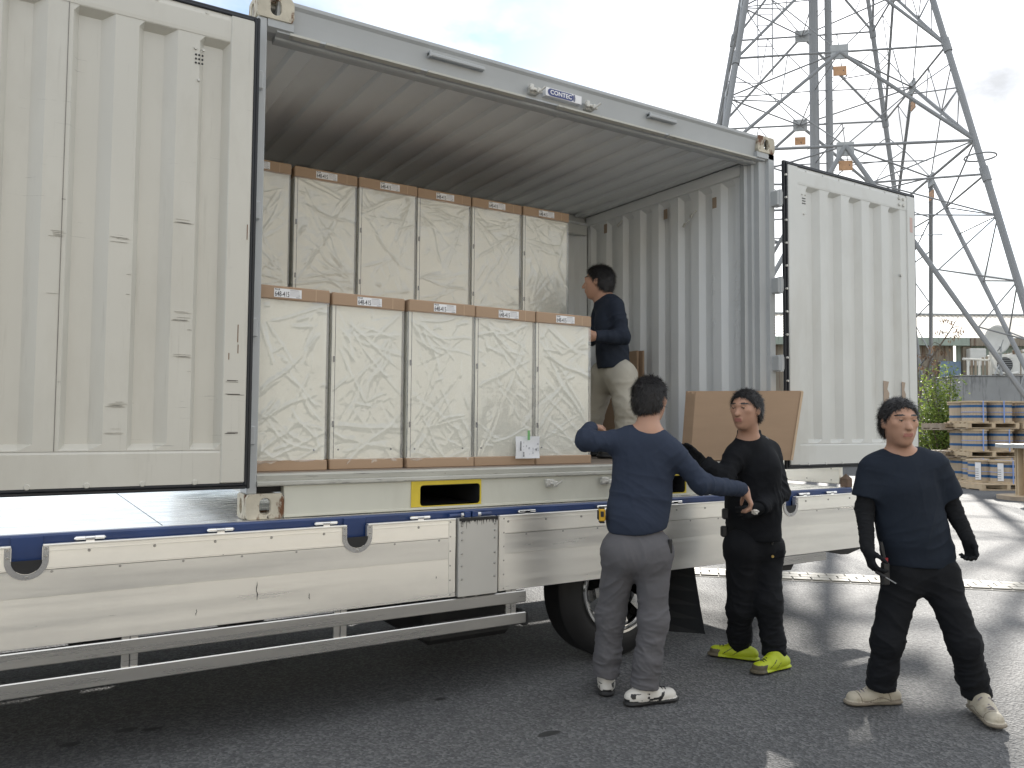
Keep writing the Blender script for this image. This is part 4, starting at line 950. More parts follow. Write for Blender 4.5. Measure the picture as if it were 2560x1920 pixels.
# on the wall: louvre screen, condensers, dish
sc_r = bgroot('louvre_screen', pxa(2420, 28.6), 28.6, 'rusty slatted louvre screen standing on the concrete wall', 'screen', z=wz + .04)
for k in range(15): lp('slat', MB().box(k * .135, k * .135 + .075, 0, .05, 0, .55 + .025 * k + (.03 if k % 3 else 0), .005), M['rust_wall'] if k % 3 else M['white_metal'], sc_r)
lp('top_rail', MB().tube([(-.15, .02, .62), (.7, .02, .58), (1.5, .02, .78), (2.1, .02, .95)], .045, 6), M['white_metal'], sc_r)
for k in range(5): lp('brick_post', MB().box(1.62 + .0 * k, 1.95, -.08, .02, k * .19, k * .19 + .18, .01), M['rust_wall'], sc_r)
def condenser(a, t, w, h, lab):
    r = bgroot('air_conditioner', a, t, lab, 'air conditioner', 'condensers on the concrete wall', z=wz + .04)
    lp('casing', MB().box(0, w, 0, .4, 0.06, h, .02), M['white_metal'], r)
    lp('fan_guard', MB().cyl((w * .42, -.012, h * .52), (w * .42, .005, h * .52), h * .36, 24), M['fan_dark'], r)
    for k in range(7): lp('guard_bar', MB().box(w * .42 - h * .36, w * .42 + h * .36, -.02, -.013, h * .52 - h * .3 + k * h * .1, h * .52 - h * .3 + k * h * .1 + .012), M['grey_paint'], r)
    for xx in (.1, w - .16): lp('foot', MB().box(xx, xx + .06, .03, .37, 0, .06), M['fan_dark'], r)
condenser(pxa(2486, 28.5), 28.5, .95, .78, 'white air conditioner with dark fan, left of the pair on the concrete wall')
condenser(pxa(2556, 28.5), 28.5, .95, .82, 'white air conditioner with dark fan, at the right picture edge')
pi = bgroot('white_pipe', pxa(2478, 28.2), 28.2, 'bent white lagged pipe running down in front of the air conditioners', 'pipe', z=wz + .04)
lp('run', MB().tube([(0, 0, .85), (.04, 0, .6), (.12, -.02, .3), (.3, -.03, .1), (.6, -.03, .06), (.95, -.03, .10)], .05, 8), M['white_metal'], pi, True)
ds = bgroot('satellite_dish', pxa(2504, 27.9), 27.9, 'grey satellite dish on a pole in front of the shed', 'satellite dish', z=wz + .04)
lp('mast', MB().cyl((0, 0, 0), (0, 0, 1.0), .045, 10), M['grey_paint'], ds, True)
for a_ in (-.28, .28): lp('strut', MB().cyl((a_, -.1, .0), (0, 0, .5), .02, 6), M['grey_paint'], ds)
b = MB(); vs = [(0, .12, 0)]; fs = []; nr, na = 6, 28
for i in range(1, nr + 1):
    for j in range(na): rr = .46 * i / nr; vs.append((rr * math.cos(2 * math.pi * j / na), .12 - .5 * rr * rr, rr * 1.1 * math.sin(2 * math.pi * j / na)))
for j in range(na): fs.append((0, 1 + j, 1 + (j + 1) % na))
for i in range(nr - 1):
    for j in range(na): fs.append((1 + i * na + j, 1 + (i + 1) * na + j, 1 + (i + 1) * na + (j + 1) % na, 1 + i * na + (j + 1) % na))
vs = [(x - .12, y * 1 - .05, z + 1.25 + .0 * x) for x, y, z in vs]
o = lp('reflector', b.add(vs, fs), M['white_metal'], ds, True); s2 = o.modifiers.new('s', 'SOLIDIFY'); s2.thickness = .02
lp('feed_arm', MB().tube([(-.1, .0, .85), (-.2, -.35, .95), (-.15, -.42, 1.2)], .018, 6), M['grey_paint'], ds)

# cable drums on pallets
def pallet(name, a, t, z, w, d, lab, m=None, rz=0.0, group='pallets of the drum stack'):
    r = bgroot(name, a, t, lab, 'pallet', group, z, rz); m = m or M['wood']
    for k in range(3): lp('bearer', MB().box(-w / 2, w / 2, -d / 2 + k * (d / 2 - .045), -d / 2 + k * (d / 2 - .045) + .09, 0, .015) if False else MB().box(-w / 2 + k * (w / 2 - .045), -w / 2 + k * (w / 2 - .045) + .09, -d / 2, d / 2, .022, .118, .004), m, r)
    for k in range(6): lp('top_board', MB().box(-w / 2, w / 2, -d / 2 + k * (d - .1) / 5, -d / 2 + k * (d - .1) / 5 + .1, .119, .142, .003), m, r)
    for k in range(3): lp('bottom_board', MB().box(-w / 2, w / 2, -d / 2 + k * (d - .1) / 2, -d / 2 + k * (d - .1) / 2 + .1, 0, .021, .003), m, r)
    return r
def drum(a, t, z, lab, kind='b', r=.27, h=.44, straps=True, paper=False, rz=0.0):
    o = bgroot('cable_drum', a, t, lab, 'cable drum', 'cable drums stacked on pallets', z, rz); bm_ = M['bandb'] if kind == 'b' else M['bandg']
    body = M['drum'] if kind == 'b' else M['drumw']
    n_ = 28; b = MB(); vs = []
    for i in range(n_):
        for kk in range(3):
            a_ = 2 * math.pi * (i + (0, .46, .5)[kk]) / n_; rr = r * (.93 if kk < 2 else .915); vs.append((rr * math.cos(a_), rr * math.sin(a_)))
    b.prism(vs, .035, h - .035, 'z'); lp('barrel', b, body, o)
    for z0_ in (0.0, h - .036): lp('flange', MB().cyl((0, 0, z0_), (0, 0, z0_ + .036), r * 1.08, 32), M['wood'], o, True)
    lp('hub_hole', MB().cyl((0, 0, h + .0005), (0, 0, h + .002), .05, 14), M['fan_dark'], o)
    for zz in (h * .22, h * .70): lp('band', MB().cyl((0, 0, zz), (0, 0, zz + .06), r * .942, 32), bm_, o, True)
    if straps:
        a_ = -math.pi / 2 + random.uniform(-.5, .7); c_, s_ = math.cos(a_), math.sin(a_)
        sm_ = M['strap'] if kind == 'b' else M['bandg']
        lp('strap', MB().box(-.012 + c_ * r * 1.06, .012 + c_ * r * 1.06, s_ * r * 1.06 - .008, s_ * r * 1.06 + .003, 0, h + .004), sm_, o)
        lp('strap', MB().cyl((0, 0, h * .47), (0, 0, h * .47 + .013), r * .986, 28), sm_, o, True)
        lp('strap', MB().box(-.012, .012, -r, r, h + .003, h + .006), sm_, o)
    if paper:
        a_ = -math.pi / 2 - .75; c_, s_ = math.cos(a_), math.sin(a_); b = MB()
        w_ = .06; px_, py_ = -s_, c_
        p0 = (c_ * r * 1.01 - px_ * w_, s_ * r * 1.01 - py_ * w_); p1 = (c_ * r * 1.01 + px_ * w_, s_ * r * 1.01 + py_ * w_)
        b.add([(p0[0], p0[1], .06), (p1[0], p1[1], .06), (p1[0], p1[1], h - .06), (p0[0], p0[1], h - .06)], [(0, 1, 2, 3)])
        ppo = lp('paper_tag', b, M['label'], o); s2 = ppo.modifiers.new('s', 'SOLIDIFY'); s2.thickness = .004
        b = MB(); f = .96
        for kk in range(5): b.add([(p0[0] * 1.02, p0[1] * 1.02, .1 + kk * .05), (p1[0] * 1.02 * .6 + p0[0] * 1.02 * .4, p1[1] * 1.02 * .6 + p0[1] * 1.02 * .4, .1 + kk * .05), (p1[0] * 1.02 * .6 + p0[0] * 1.02 * .4, p1[1] * 1.02 * .6 + p0[1] * 1.02 * .4, .112 + kk * .05), (p0[0] * 1.02, p0[1] * 1.02, .112 + kk * .05)], [(0, 1, 2, 3)])
        lp('tag_print', b, M['ink_soft'], o)
    return o
T0 = 20.0
pw = 1.25
names = {0: 'ground', 1: 'middle', 2: 'top'}
hh = .142 + .44 + .012
tier_z = [0.0, hh + .1, 2 * hh + .2]
tier_z = [0.0, .695, 1.39]
# top and middle tiers: two pallets side by side
cols = [pxa(2450, T0), pxa(2450, T0) + 1.33]
where = ['left', 'right']
order = ['first', 'second', 'third', 'fourth']
for ti in (0, 1, 2):
    for pi_, ca in enumerate(cols):
        pallet('pallet', ca, T0 + (0 if ti else -.05), tier_z[ti], pw, 1.1, f'wooden pallet under the {names[ti]} tier of blue-banded drums, {where[pi_]} one')
        for k in range(2):
            for row in range(2):
                nm = order[pi_ * 2 + k]
                drum(ca - .31 + k * .62, T0 - .26 + row * .56, tier_z[ti] + .143, f'{nm} blue-banded cable drum from the left in the {"front" if row == 0 else "rear"} of the {names[ti]} tier', 'b', .29, .53, row == 0, ti == 0 and row == 0 and k == 0)
# spacer boards under upper pallets
for ti in (1, 2):
    for pi_, ca in enumerate(cols):
        r = bgroot('spacer_board', ca, T0, f'wooden spacer sheet below the {names[ti]} tier pallet, {where[pi_]} stack', 'board', None, tier_z[ti] - .02)
        for k in range(4): lp('plank', MB().box(-.64, .64, -.5 + k * .26, -.27 + k * .26, -.0, .0195, .004), M['wood_old'], r)
# left stack: green-banded drums wrapped in film
ga_ = pxa(2375, 20.6)
for ti in range(3):
    pallet('weathered_pallet', ga_, 20.6, tier_z[ti] - (.02 if ti else 0), 1.0, 1.0, f'weathered grey pallet of the {names[ti]} tier in the green-banded drum stack', M['wood_old'])
    drum(ga_ + .16, 20.35, tier_z[ti] + .143 - (.02 if ti else 0), f'green-banded white drum of the {names[ti]} tier, left stack', 'g', .31, .50, True, ti == 1)
    if ti < 2:
        r = bgroot('weathered_board', ga_, 20.6, f'weathered board on top of the {names[ti]} tier green-banded drum', 'board', None, tier_z[ti] + .145 + .50)
        lp('plank', MB().box(-.5, .5, -.5, .5, -.0, (tier_z[ti + 1] - .02) - (tier_z[ti] + .145 + .50) - .003, .004), M['wood_old'], r)
wr = bgroot('loose_wrap', ga_ + .45, 20.0, 'torn clear stretch wrap hanging off the green-banded drum stack', 'stretch wrap', None, .76)
b = MB(); vs = []
for j in range(7):
    for i in range(6): vs.append((-.12 + i * .06 + .05 * math.sin(j * 1.1), -.06 * math.sin(i * 1.7 + j) - .03, .40 - j * .06 - .10 * abs(i / 5 - .2)))
b.add(vs, [(j * 6 + i, j * 6 + i + 1, j * 6 + 7 + i, j * 6 + 6 + i) for j in range(6) for i in range(5)]); o = lp('sheet', b, M['wrap'], wr, True)
# nearer drums and the big empty reel at the right edge
pallet('pallet', pxa(2478, 18.6), 18.6, 0, 1.3, 1.0, 'wooden pallet standing forward on the asphalt in front of the drum stack', None, .12)
drum(pxa(2462, 18.7), 18.9, .143, 'blue-banded drum with a white paper tag, left on the forward pallet', 'b', .30, .52, True, True)
drum(pxa(2512, 18.4), 18.5, .143, 'blue-banded drum with a white paper tag, right on the forward pallet', 'b', .31, .52, True, True)
rl = bgroot('empty_reel', pxa(2576, 15.9), 15.9, 'large empty wooden reel lying on its flange at the right edge', 'cable reel')
lp('bottom_flange', MB().cyl((0, 0, 0), (0, 0, .07), .62, 40), M['wood_old'], rl, True)
lp('top_flange', MB().cyl((0, 0, 1.02), (0, 0, 1.09), .62, 40), M['galv2'], rl, True)
for k in range(10):
    a_ = 2 * math.pi * k / 10; lp('barrel_stave', MB().box(-.05, .05, -.02, .02, .072, 1.018, .004), M['wood'], rl).location = (.24 * math.cos(a_), .24 * math.sin(a_), 0)
for k in range(6):
    lp('flange_board', MB().box(-.55 + k * .185, -.55 + k * .185 + .175, -.3, .3, .071, .078), M['wood'], rl)

# shrub beside the right door, and a bare branch
def leaf_mat(name, c1, c2):
    m = mat(name, c1, .55, spec=.4, var=.0); t = m.node_tree; p = t.nodes['Principled BSDF']; oi = t.nodes.new('ShaderNodeNewGeometry'); mx = t.nodes.new('ShaderNodeMix'); mx.data_type = 'RGBA'
    mx.inputs[6].default_value = (*c1, 1); mx.inputs[7].default_value = (*c2, 1); t.links.new(oi.outputs['Random Per Island'], mx.inputs[0]); t.links.new(mx.outputs[2], p.inputs['Base Color'])
    p.inputs['Subsurface Weight'].default_value = 0.0
    tr = t.nodes.new('ShaderNodeBsdfTranslucent'); t.links.new(mx.outputs[2], tr.inputs[0]); ms = t.nodes.new('ShaderNodeMixShader'); ms.inputs[0].default_value = .45
    out = t.nodes['Material Output']; t.links.new(p.outputs[0], ms.inputs[1]); t.links.new(tr.outputs[0], ms.inputs[2]); t.links.new(ms.outputs[0], out.inputs[0]); return m
M['leaf'] = leaf_mat('leaf_green', (0.07, 0.13, 0.025), (0.27, 0.33, 0.07)); M['leafdry'] = leaf_mat('leaf_dry', (0.10, 0.06, 0.035), (0.20, 0.13, 0.08))
M['bark'] = mat('bark', (0.12, 0.09, 0.065), .85, var=.2, vs=12)
def shrub(a, t, lab):
    o = bgroot('shrub', a, t, lab, 'shrub'); rg = np.random.RandomState(5)
    st = MB(); tips = []
    for k in range(24):
        an = rg.uniform(0, 2 * math.pi); rad = rg.uniform(.15, 1.15); hgt = rg.uniform(1.5, 3.5) - .7 * rad
        p = [Vector((0, 0, 0))]; end = Vector((rad * math.cos(an), rad * math.sin(an) * .7, hgt)); mid = end * .5 + Vector((rg.uniform(-.1, .1), rg.uniform(-.1, .1), .25))
        st.tube([(0.06 * math.cos(an), .06 * math.sin(an), 0), mid, end], [.03, .018, .006], 5)
        for s_ in np.linspace(.35, 1, 7): tips.append(mid * (2 * s_ * (1 - s_)) * 1.0 + end * (s_ * s_) if s_ < 1 else end)
    lp('branch', st, M['bark'], o)
    vs, fs = [], []
    for tip in tips:
        for k in range(46):
            c = np.array(tip) + rg.normal(0, .16, 3) * np.array([1, 1, .8]); ln = rg.uniform(.06, .12); wd = ln * .45
            d = rg.normal(0, 1, 3); d[2] = d[2] * .6 + .25; d /= np.linalg.norm(d); s_ = np.cross(d, rg.normal(0, 1, 3)); s_ /= np.linalg.norm(s_); b0 = len(vs)
            up = np.cross(d, s_) * ln * .12
            vs += [c, c + d * ln * .5 + s_ * wd * .5 + up, c + d * ln, c + d * ln * .5 - s_ * wd * .5 + up]; fs.append((b0, b0 + 1, b0 + 2, b0 + 3))
    me = np_mesh('crown', np.array(vs), np.array(fs), M['leaf'], None, False); cr = link('crown', me, o, False); return o
shrub(pxa(2356, 24.0), 24.0, 'green leafy shrub growing between the right door and the concrete wall')
br_ = bgroot('dry_branch', pxa(2325, 26.5), 26.5, 'dry brown branch with withered leaves above the shrub', 'branch', None, 0)
st = MB(); rg = np.random.RandomState(8); vs, fs = [], []
st.tube([(-.6, 0, 0), (-.4, 0, 2.2), (0, 0, 3.6), (.7, 0, 4.6), (1.0, 0, 5.1)], [.05, .04, .03, .02, .006], 6)
for k in range(11):
    z0_ = 3.0 + k * .19; x0_ = np.interp(z0_, [2.2, 3.6, 4.6, 5.1], [-.4, 0, .7, 1.0]); s_ = 1 if k % 2 else -1
    e = (x0_ + s_ * rg.uniform(.2, .6), rg.uniform(-.3, .3), z0_ + rg.uniform(-.15, .2)); st.tube([(x0_, 0, z0_), ((x0_ + e[0]) / 2, e[1] / 2, z0_ + .08), e], [.014, .010, .004], 5)
    for q_ in range(26):
        f = rg.uniform(.2, 1); c = np.array([x0_ + (e[0] - x0_) * f, e[1] * f, z0_ + (e[2] - z0_) * f]) + rg.normal(0, .05, 3); ln = rg.uniform(.08, .19); d = np.array([rg.normal(0, .35), rg.normal(0, .35), -1]); d /= np.linalg.norm(d)
        sd = np.cross(d, rg.normal(0, 1, 3)); sd /= np.linalg.norm(sd); b0 = len(vs); vs += [c, c + d * ln * .5 + sd * .016, c + d * ln, c + d * ln * .5 - sd * .016]; fs.append((b0, b0 + 1, b0 + 2, b0 + 3))
lp('stem', st, M['bark'], br_); link('withered_leaves', np_mesh('withered_leaves', np.array(vs), np.array(fs), M['leafdry'], None, False), br_, False)

# unseen beige building, added behind the viewpoint for warm bounce and gate reflections
wh_ = empty('added_warehouse', (0, -15.0, 0)); tag(wh_, 'unseen beige sheet-clad building, added to give the aluminium gates a warm reflection', 'added_warehouse')
M['siding'] = mat('beige_siding', (0.50, 0.46, 0.39), .7, var=.08, vs=.6)
for k in range(13):
    lp('siding_sheet', MB().box(-28 + k * 3.5, -28 + k * 3.5 + 3.48, -.12, 0, 0.0, 7.0, .01), M['siding'], wh_)
lp('roof_edge', MB().box(-28.2, 17.7, -3, .35, 7.01, 7.3, .02), M['grey_paint'], wh_)
for k in range(4): lp('shutter', MB().box(-22 + k * 10, -18 + k * 10, .0, .06, .05, 4.0, .01), M['white_metal'], wh_)

# ------------------------------------------------------------------ lattice tower
TC = Vector((22.893, 14.071, 0)); TH = -1.502; TW0, TK = 7.637, 0.242
tow = empty('lattice_tower', TC); tag(tow, 'tall galvanised lattice power tower rising behind the container, against the sun', 'tower')
uc = MB().cyl((0, 0, 0), (0, 0, 1), 1, 10).mesh('member', M['galv'], True)
uc2 = MB().box(-1, 1, -1, 1, 0, 1).mesh('member_angle', M['galv'])
def corner(i, z): 
    w_ = TW0 - TK * z; a_ = TH + i * math.pi / 2; return Vector((w_ * math.cos(a_), w_ * math.sin(a_), z))
def member(name, a, b, r, me=uc):
    r = r * (.80 if r > .05 else .70)
    o = link(name, me, tow, False); a = Vector(a); b = Vector(b); d = b - a
    o.location = a; o.rotation_mode = 'QUATERNION'; o.rotation_quaternion = d.to_track_quat('Z', 'Y'); o.scale = (r, r, d.length); return o
plate_me = MB().box(-.5, .5, -.5, .5, -.5, .5, .0).mesh('gusset', M['galv2'])
def gusset(p, w_, h_, n):
    o = link('gusset_plate', plate_me, tow, False); o.location = p; o.rotation_euler = (0, 0, math.atan2(n.y, n.x) + math.pi / 2); o.scale = (w_, .06, h_)
for i in range(4):
    member('leg', corner(i, 0.35), corner(i, 8.9), .125); member('leg', corner(i, 8.9), corner(i, 16.5), .115); member('leg', corner(i, 16.5), corner(i, 26), .10)
    for z in (8.9, 13.2, 16.5): member('leg_collar', corner(i, z - .22), corner(i, z + .22), .155)
    f = link('footing', MB().box(-.55, .55, -.55, .55, 0, .36, .03).mesh('footing', M['concrete']), tow, False); f.location = corner(i, 0)
for i in range(4):
    j = (i + 1) % 4
    A = lambda z: corner(i, z); B = lambda z: corner(j, z); mid = lambda z: (corner(i, z) + corner(j, z)) / 2
    lerp = lambda p, q, s: p + (q - p) * s
    nrm = mid(5).normalized(); nrm.z = 0
    zb = 10.0
    # bottom inverted V
    for C_ in (A, B):
        foot, ap = C_(0.5), mid(zb); member('main_brace', foot, ap, .088)
        for s, z in ((.20, 1.9), (.40, 3.8), (.58, 5.6), (.76, 7.6)):
            p = lerp(foot, ap, s); member('strut', p, C_(z), .034); 
            if s > .2: member('strut', lerp(foot, ap, s - .19), C_(z), .030)
        p8 = lerp(foot, ap, .87); member('belt', C_(8.9), p8, .048); member('strut', p8, C_(10), .034); member('strut', p8, C_(7.6), .034)
    member('belt', A(zb), B(zb), .055); member('belt', lerp(A(.5), mid(zb), .87), lerp(B(.5), mid(zb), .87), .045)
    gusset(mid(zb) - Vector((0, 0, .1)), .5, .42, nrm); 
    # middle panel: K up to the next apex, with cross struts
    for (za, zc, rr) in ((zb, 13.2, .07), (13.2, 16.5, .06), (16.5, 19.6, .055), (19.6, 22.6, .05), (22.6, 25.4, .05)):
        ap = mid(zc)
        for C_ in (A, B):
            member('main_brace', C_(za), ap, rr); q1 = lerp(C_(za), ap, .5); zm = (za + zc) / 2
            member('strut', q1, C_(zm + .15), .03); member('strut', q1, C_((zm + zc) / 2 + .2), .026); member('strut', lerp(C_(za), ap, .25), C_(zm + .15), .024); member('strut', q1, lerp(C_(zc), ap, .5), .024)
            member('strut', lerp(C_(za), ap, .75), lerp(C_(zc), ap, .5), .022)
        member('belt', A(zc), B(zc), .05); gusset(ap, .52, .46, nrm)
        mm = mid(za); member('strut', mm, lerp(A(za), ap, .5), .028); member('strut', mm, lerp(B(za), ap, .5), .028)
    # small orange plates hanging under the apexes
    for z in (zb, 13.2):
        p = mid(z) - Vector((0, 0, .62)); o = link('danger_plate', MB().box(-.20, .20, -.015, .015, -.15, .15).mesh('danger_plate', M['sign']), tow, False); o.location = p + nrm * .02; o.rotation_euler = (0, 0, math.atan2(nrm.y, nrm.x) + math.pi / 2)
        t_ = Vector((-nrm.y, nrm.x, 0)); member('plate_hanger', p + Vector((0, 0, .19)) - t_ * .42, p + Vector((0, 0, .19)) + t_ * .42, .012); member('plate_hanger', p - Vector((0, 0, .19)) - t_ * .48, p - Vector((0, 0, .19)) + t_ * .48, .012)
for z in (10.0, 13.2, 16.5):        # plan bracing
    ms = [(corner(i, z) + corner((i + 1) % 4, z)) / 2 for i in range(4)]
    for i in range(4): member('plan_brace', ms[i], ms[(i + 1) % 4], .04)
# riser pipes inside, with step bolts and a ring guard
rv = [Vector((-.22, -.02, 0)), Vector((.22, -.30, 0))]
for p, rr in zip(rv, (.20, .155)):
    member('riser_pipe', p, p + Vector((0, 0, 26)), rr)
    for k in range(26):
        z = 4 + k * .8; a_ = k * 1.57; member('step_bolt', p + Vector((0, 0, z)), p + Vector((math.cos(a_) * (rr + .12), math.sin(a_) * (rr + .12), z)), .016)
ringm = MB(); ringm.tube([(.42 * math.cos(2 * math.pi * k / 24), .42 * math.sin(2 * math.pi * k / 24), 0) for k in range(25)], .025, 6)
rme = ringm.mesh('climb_guard', M['galv'], True)
for z in (9.6, 9.95): o = link('climb_guard', rme, tow, False); o.location = rv[0] + Vector((0, 0, z))
for z in (8.0, 10.6, 13.2, 16.5):
    for i in (0, 1, 2, 3): member('pipe_stay', rv[0] + Vector((0, 0, z)), (corner(i, z) + corner((i + 1) % 4, z)) / 2, .03)
o = link('climb_guard', rme, tow, False); o.location = corner(0, 9.45)
# ladder platform on the left leg
pc = corner(3, 13.9)
for k in range(5): member('ladder_rung', pc + Vector((.5, -.3, -.6 + k * .35)), pc + Vector((.9, -.55, -.6 + k * .35)), .02)
for d_ in (Vector((.5, -.3, 0)), Vector((.9, -.55, 0))): member('ladder_rail', pc + d_ + Vector((0, 0, -1.2)), pc + d_ + Vector((0, 0, 6)), .028)
# ------------------------------------------------------------------ people: signed-distance bodies meshed with surface nets
DPX = 2560 / 2212.0
def PT(x, y, t):
    """point at depth t on the bearing of (x, y)"""
    return np.array(CAM) + t * (AX_F + AX_R * (x * DPX - 1280) / 2000.0 + AX_U * (960 - y * DPX) / 2000.0)
def nv(v): v = np.asarray(v, float); return v / np.linalg.norm(v)
def cap(a, b, ra, rb=None, k=.03, sq=None, cut=None):
    a = np.asarray(a, float); b = np.asarray(b, float); rb = ra if rb is None else rb
    return dict(t='c', a=a, b=b, ra=ra, rb=rb, k=k, sq=sq, cut=cut, lo=np.minimum(a - ra, b - rb), hi=np.maximum(a + ra, b + rb))
def ell(c, ax, rad, k=.02):
    c = np.asarray(c, float); m = max(rad); return dict(t='e', c=c, ax=np.array(ax), r=np.array(rad, float), k=k, lo=c - m, hi=c + m)
def sdf(P, prims, cuts=()):
    d = np.full(len(P), 9.0)
    for p in prims:
        mk = np.all((P > p['lo'] - .075) & (P < p['hi'] + .075), 1); ix = np.nonzero(mk)[0]
        if not len(ix): continue
        q = P[ix]
        if p['t'] == 'c':
            ba = p['b'] - p['a']; L2 = max(ba @ ba, 1e-9); s = np.clip((q - p['a']) @ ba / L2, 0, 1)
            v = q - p['a'] - s[:, None] * ba
            if p['sq'] is not None:
                n_, f_ = p['sq']; v = v + np.outer(v @ n_, n_) * (1 / f_ - 1)
            dd = np.linalg.norm(v, axis=1) - (p['ra'] + (p['rb'] - p['ra']) * s)
            if p['sq'] is not None: dd = dd * (.5 + .5 * p['sq'][1])
            if p['cut'] is not None: dd = np.maximum(dd, (q - p['cut'][0]) @ p['cut'][1])
        else:
            l = (q - p['c']) @ p['ax'].T; k0 = np.linalg.norm(l / p['r'], axis=1); k1 = np.linalg.norm(l / p['r'] ** 2, axis=1) + 1e-9; dd = k0 * (k0 - 1) / k1
        k = p['k']; o = d[ix]
        if k < 0:                                   # carve
            k = -k; h = np.clip(.5 - .5 * (o + dd) / k, 0, 1); d[ix] = o * (1 - h) - dd * h + k * h * (1 - h)
        else:
            h = np.clip(.5 + .5 * (o - dd) / k, 0, 1); d[ix] = o * (1 - h) + dd * h - k * h * (1 - h)
    for (c, n_, lo, hi) in cuts:                     # keep the side n_ points away from, inside a box
        mk = np.all((P > lo) & (P < hi), 1); d[mk] = np.maximum(d[mk], (P[mk] - c) @ n_)
    return d
def nets(prims, res=.0055, cuts=()):
    lo = np.min([p['lo'] for p in prims if p['k'] > 0], 0) - .04; hi = np.max([p['hi'] for p in prims if p['k'] > 0], 0) + .04
    cs = res * 4; nc = np.ceil((hi - lo) / cs).astype(int)
    g = np.stack(np.meshgrid(*[np.arange(n + 1) for n in nc], indexing='ij'), -1)
    dc = sdf(lo + g.reshape(-1, 3) * cs, prims, cuts).reshape(g.shape[:3])
    mn = np.full(nc, 9.0); sg = dc[:-1, :-1, :-1]
    for a in (0, 1):
        for b in (0, 1):
            for c in (0, 1): mn = np.minimum(mn, np.abs(dc[a:a + nc[0], b:b + nc[1], c:c + nc[2]]))
    act = np.argwhere(mn < cs * 1.9)
    D = np.repeat(np.repeat(np.repeat(np.sign(sg) * 1.0, 4, 0), 4, 1), 4, 2)
    of = np.stack(np.meshgrid(*[np.arange(4)] * 3, indexing='ij'), -1).reshape(-1, 3)
    ix = (act[:, None, :] * 4 + of[None]).reshape(-1, 3)
    D[ix[:, 0], ix[:, 1], ix[:, 2]] = sdf(lo + ix * res, prims, cuts)
    S = D < 0; c8 = np.zeros(np.array(S.shape) - 1, np.int8)
    for a in (0, 1):
        for b in (0, 1):
            for c in (0, 1): c8 += S[a:a + c8.shape[0], b:b + c8.shape[1], c:c + c8.shape[2]]
    cell = np.argwhere((c8 > 0) & (c8 < 8)); ids = np.full(c8.shape, -1, np.int32); ids[cell[:, 0], cell[:, 1], cell[:, 2]] = np.arange(len(cell))
    cor = np.array([(a, b, c) for a in (0, 1) for b in (0, 1) for c in (0, 1)]); vals = np.stack([D[cell[:, 0] + o[0], cell[:, 1] + o[1], cell[:, 2] + o[2]] for o in cor], 1)
    acc = np.zeros((len(cell), 3)); cnt = np.zeros(len(cell))
    for i in range(8):
        for j in range(i + 1, 8):
            if np.abs(cor[i] - cor[j]).sum() == 1:
                x = (vals[:, i] < 0) != (vals[:, j] < 0); t = vals[:, i] / (vals[:, i] - vals[:, j] + 1e-12); t = np.clip(np.where(x, t, 0), 0, 1)
                acc += np.where(x[:, None], cor[i] + t[:, None] * (cor[j] - cor[i]), 0); cnt += x
    V = lo + (cell + acc / cnt[:, None]) * res; Fs = []
    for ax in range(3):
        o1, o2 = [(1, 2), (2, 0), (0, 1)][ax]; sl = [slice(None)] * 3; sl[ax] = slice(0, -1); s2 = [slice(None)] * 3; s2[ax] = slice(1, None)
        A, B = S[tuple(sl)], S[tuple(s2)]; e = np.argwhere(A != B); e = e[(e[:, o1] > 0) & (e[:, o2] > 0) & (e[:, o1] < c8.shape[o1]) & (e[:, o2] < c8.shape[o2])]
        def idd(d1, d2):
            q = e.copy(); q[:, o1] -= d1; q[:, o2] -= d2; return ids[q[:, 0], q[:, 1], q[:, 2]]
        q = np.stack([idd(1, 1), idd(0, 1), idd(0, 0), idd(1, 0)], 1); ins = A[e[:, 0], e[:, 1], e[:, 2]]
        q[~ins] = q[~ins][:, ::-1]; Fs.append(q)
    F = np.vstack(Fs); F = F[(F >= 0).all(1)]
    # one smoothing pass
    for it in range(2):
        s = np.zeros_like(V); n_ = np.zeros(len(V))
        for a, b in ((0, 1), (1, 2), (2, 3), (3, 0)):
            np.add.at(s, F[:, a], V[F[:, b]]); np.add.at(s, F[:, b], V[F[:, a]]); np.add.at(n_, F[:, a], 1); np.add.at(n_, F[:, b], 1)
        V = V * .55 + .45 * s / np.maximum(n_, 1)[:, None]
    return V, F
def normals(V, F):
    n_ = np.cross(V[F[:, 2]] - V[F[:, 0]], V[F[:, 3]] - V[F[:, 1]]); N = np.zeros_like(V)
    for a in range(4): np.add.at(N, F[:, a], n_)
    return N / np.maximum(np.linalg.norm(N, axis=1), 1e-9)[:, None]
def ridges(P, freq, seed, warp=.35):
    w = np.stack([vnoise(P * freq * .6 + 11.3 * i, seed + i) for i in range(3)], 1); return 1 - 2 * np.abs(vnoise(P * freq + w * warp * 2, seed + 9))
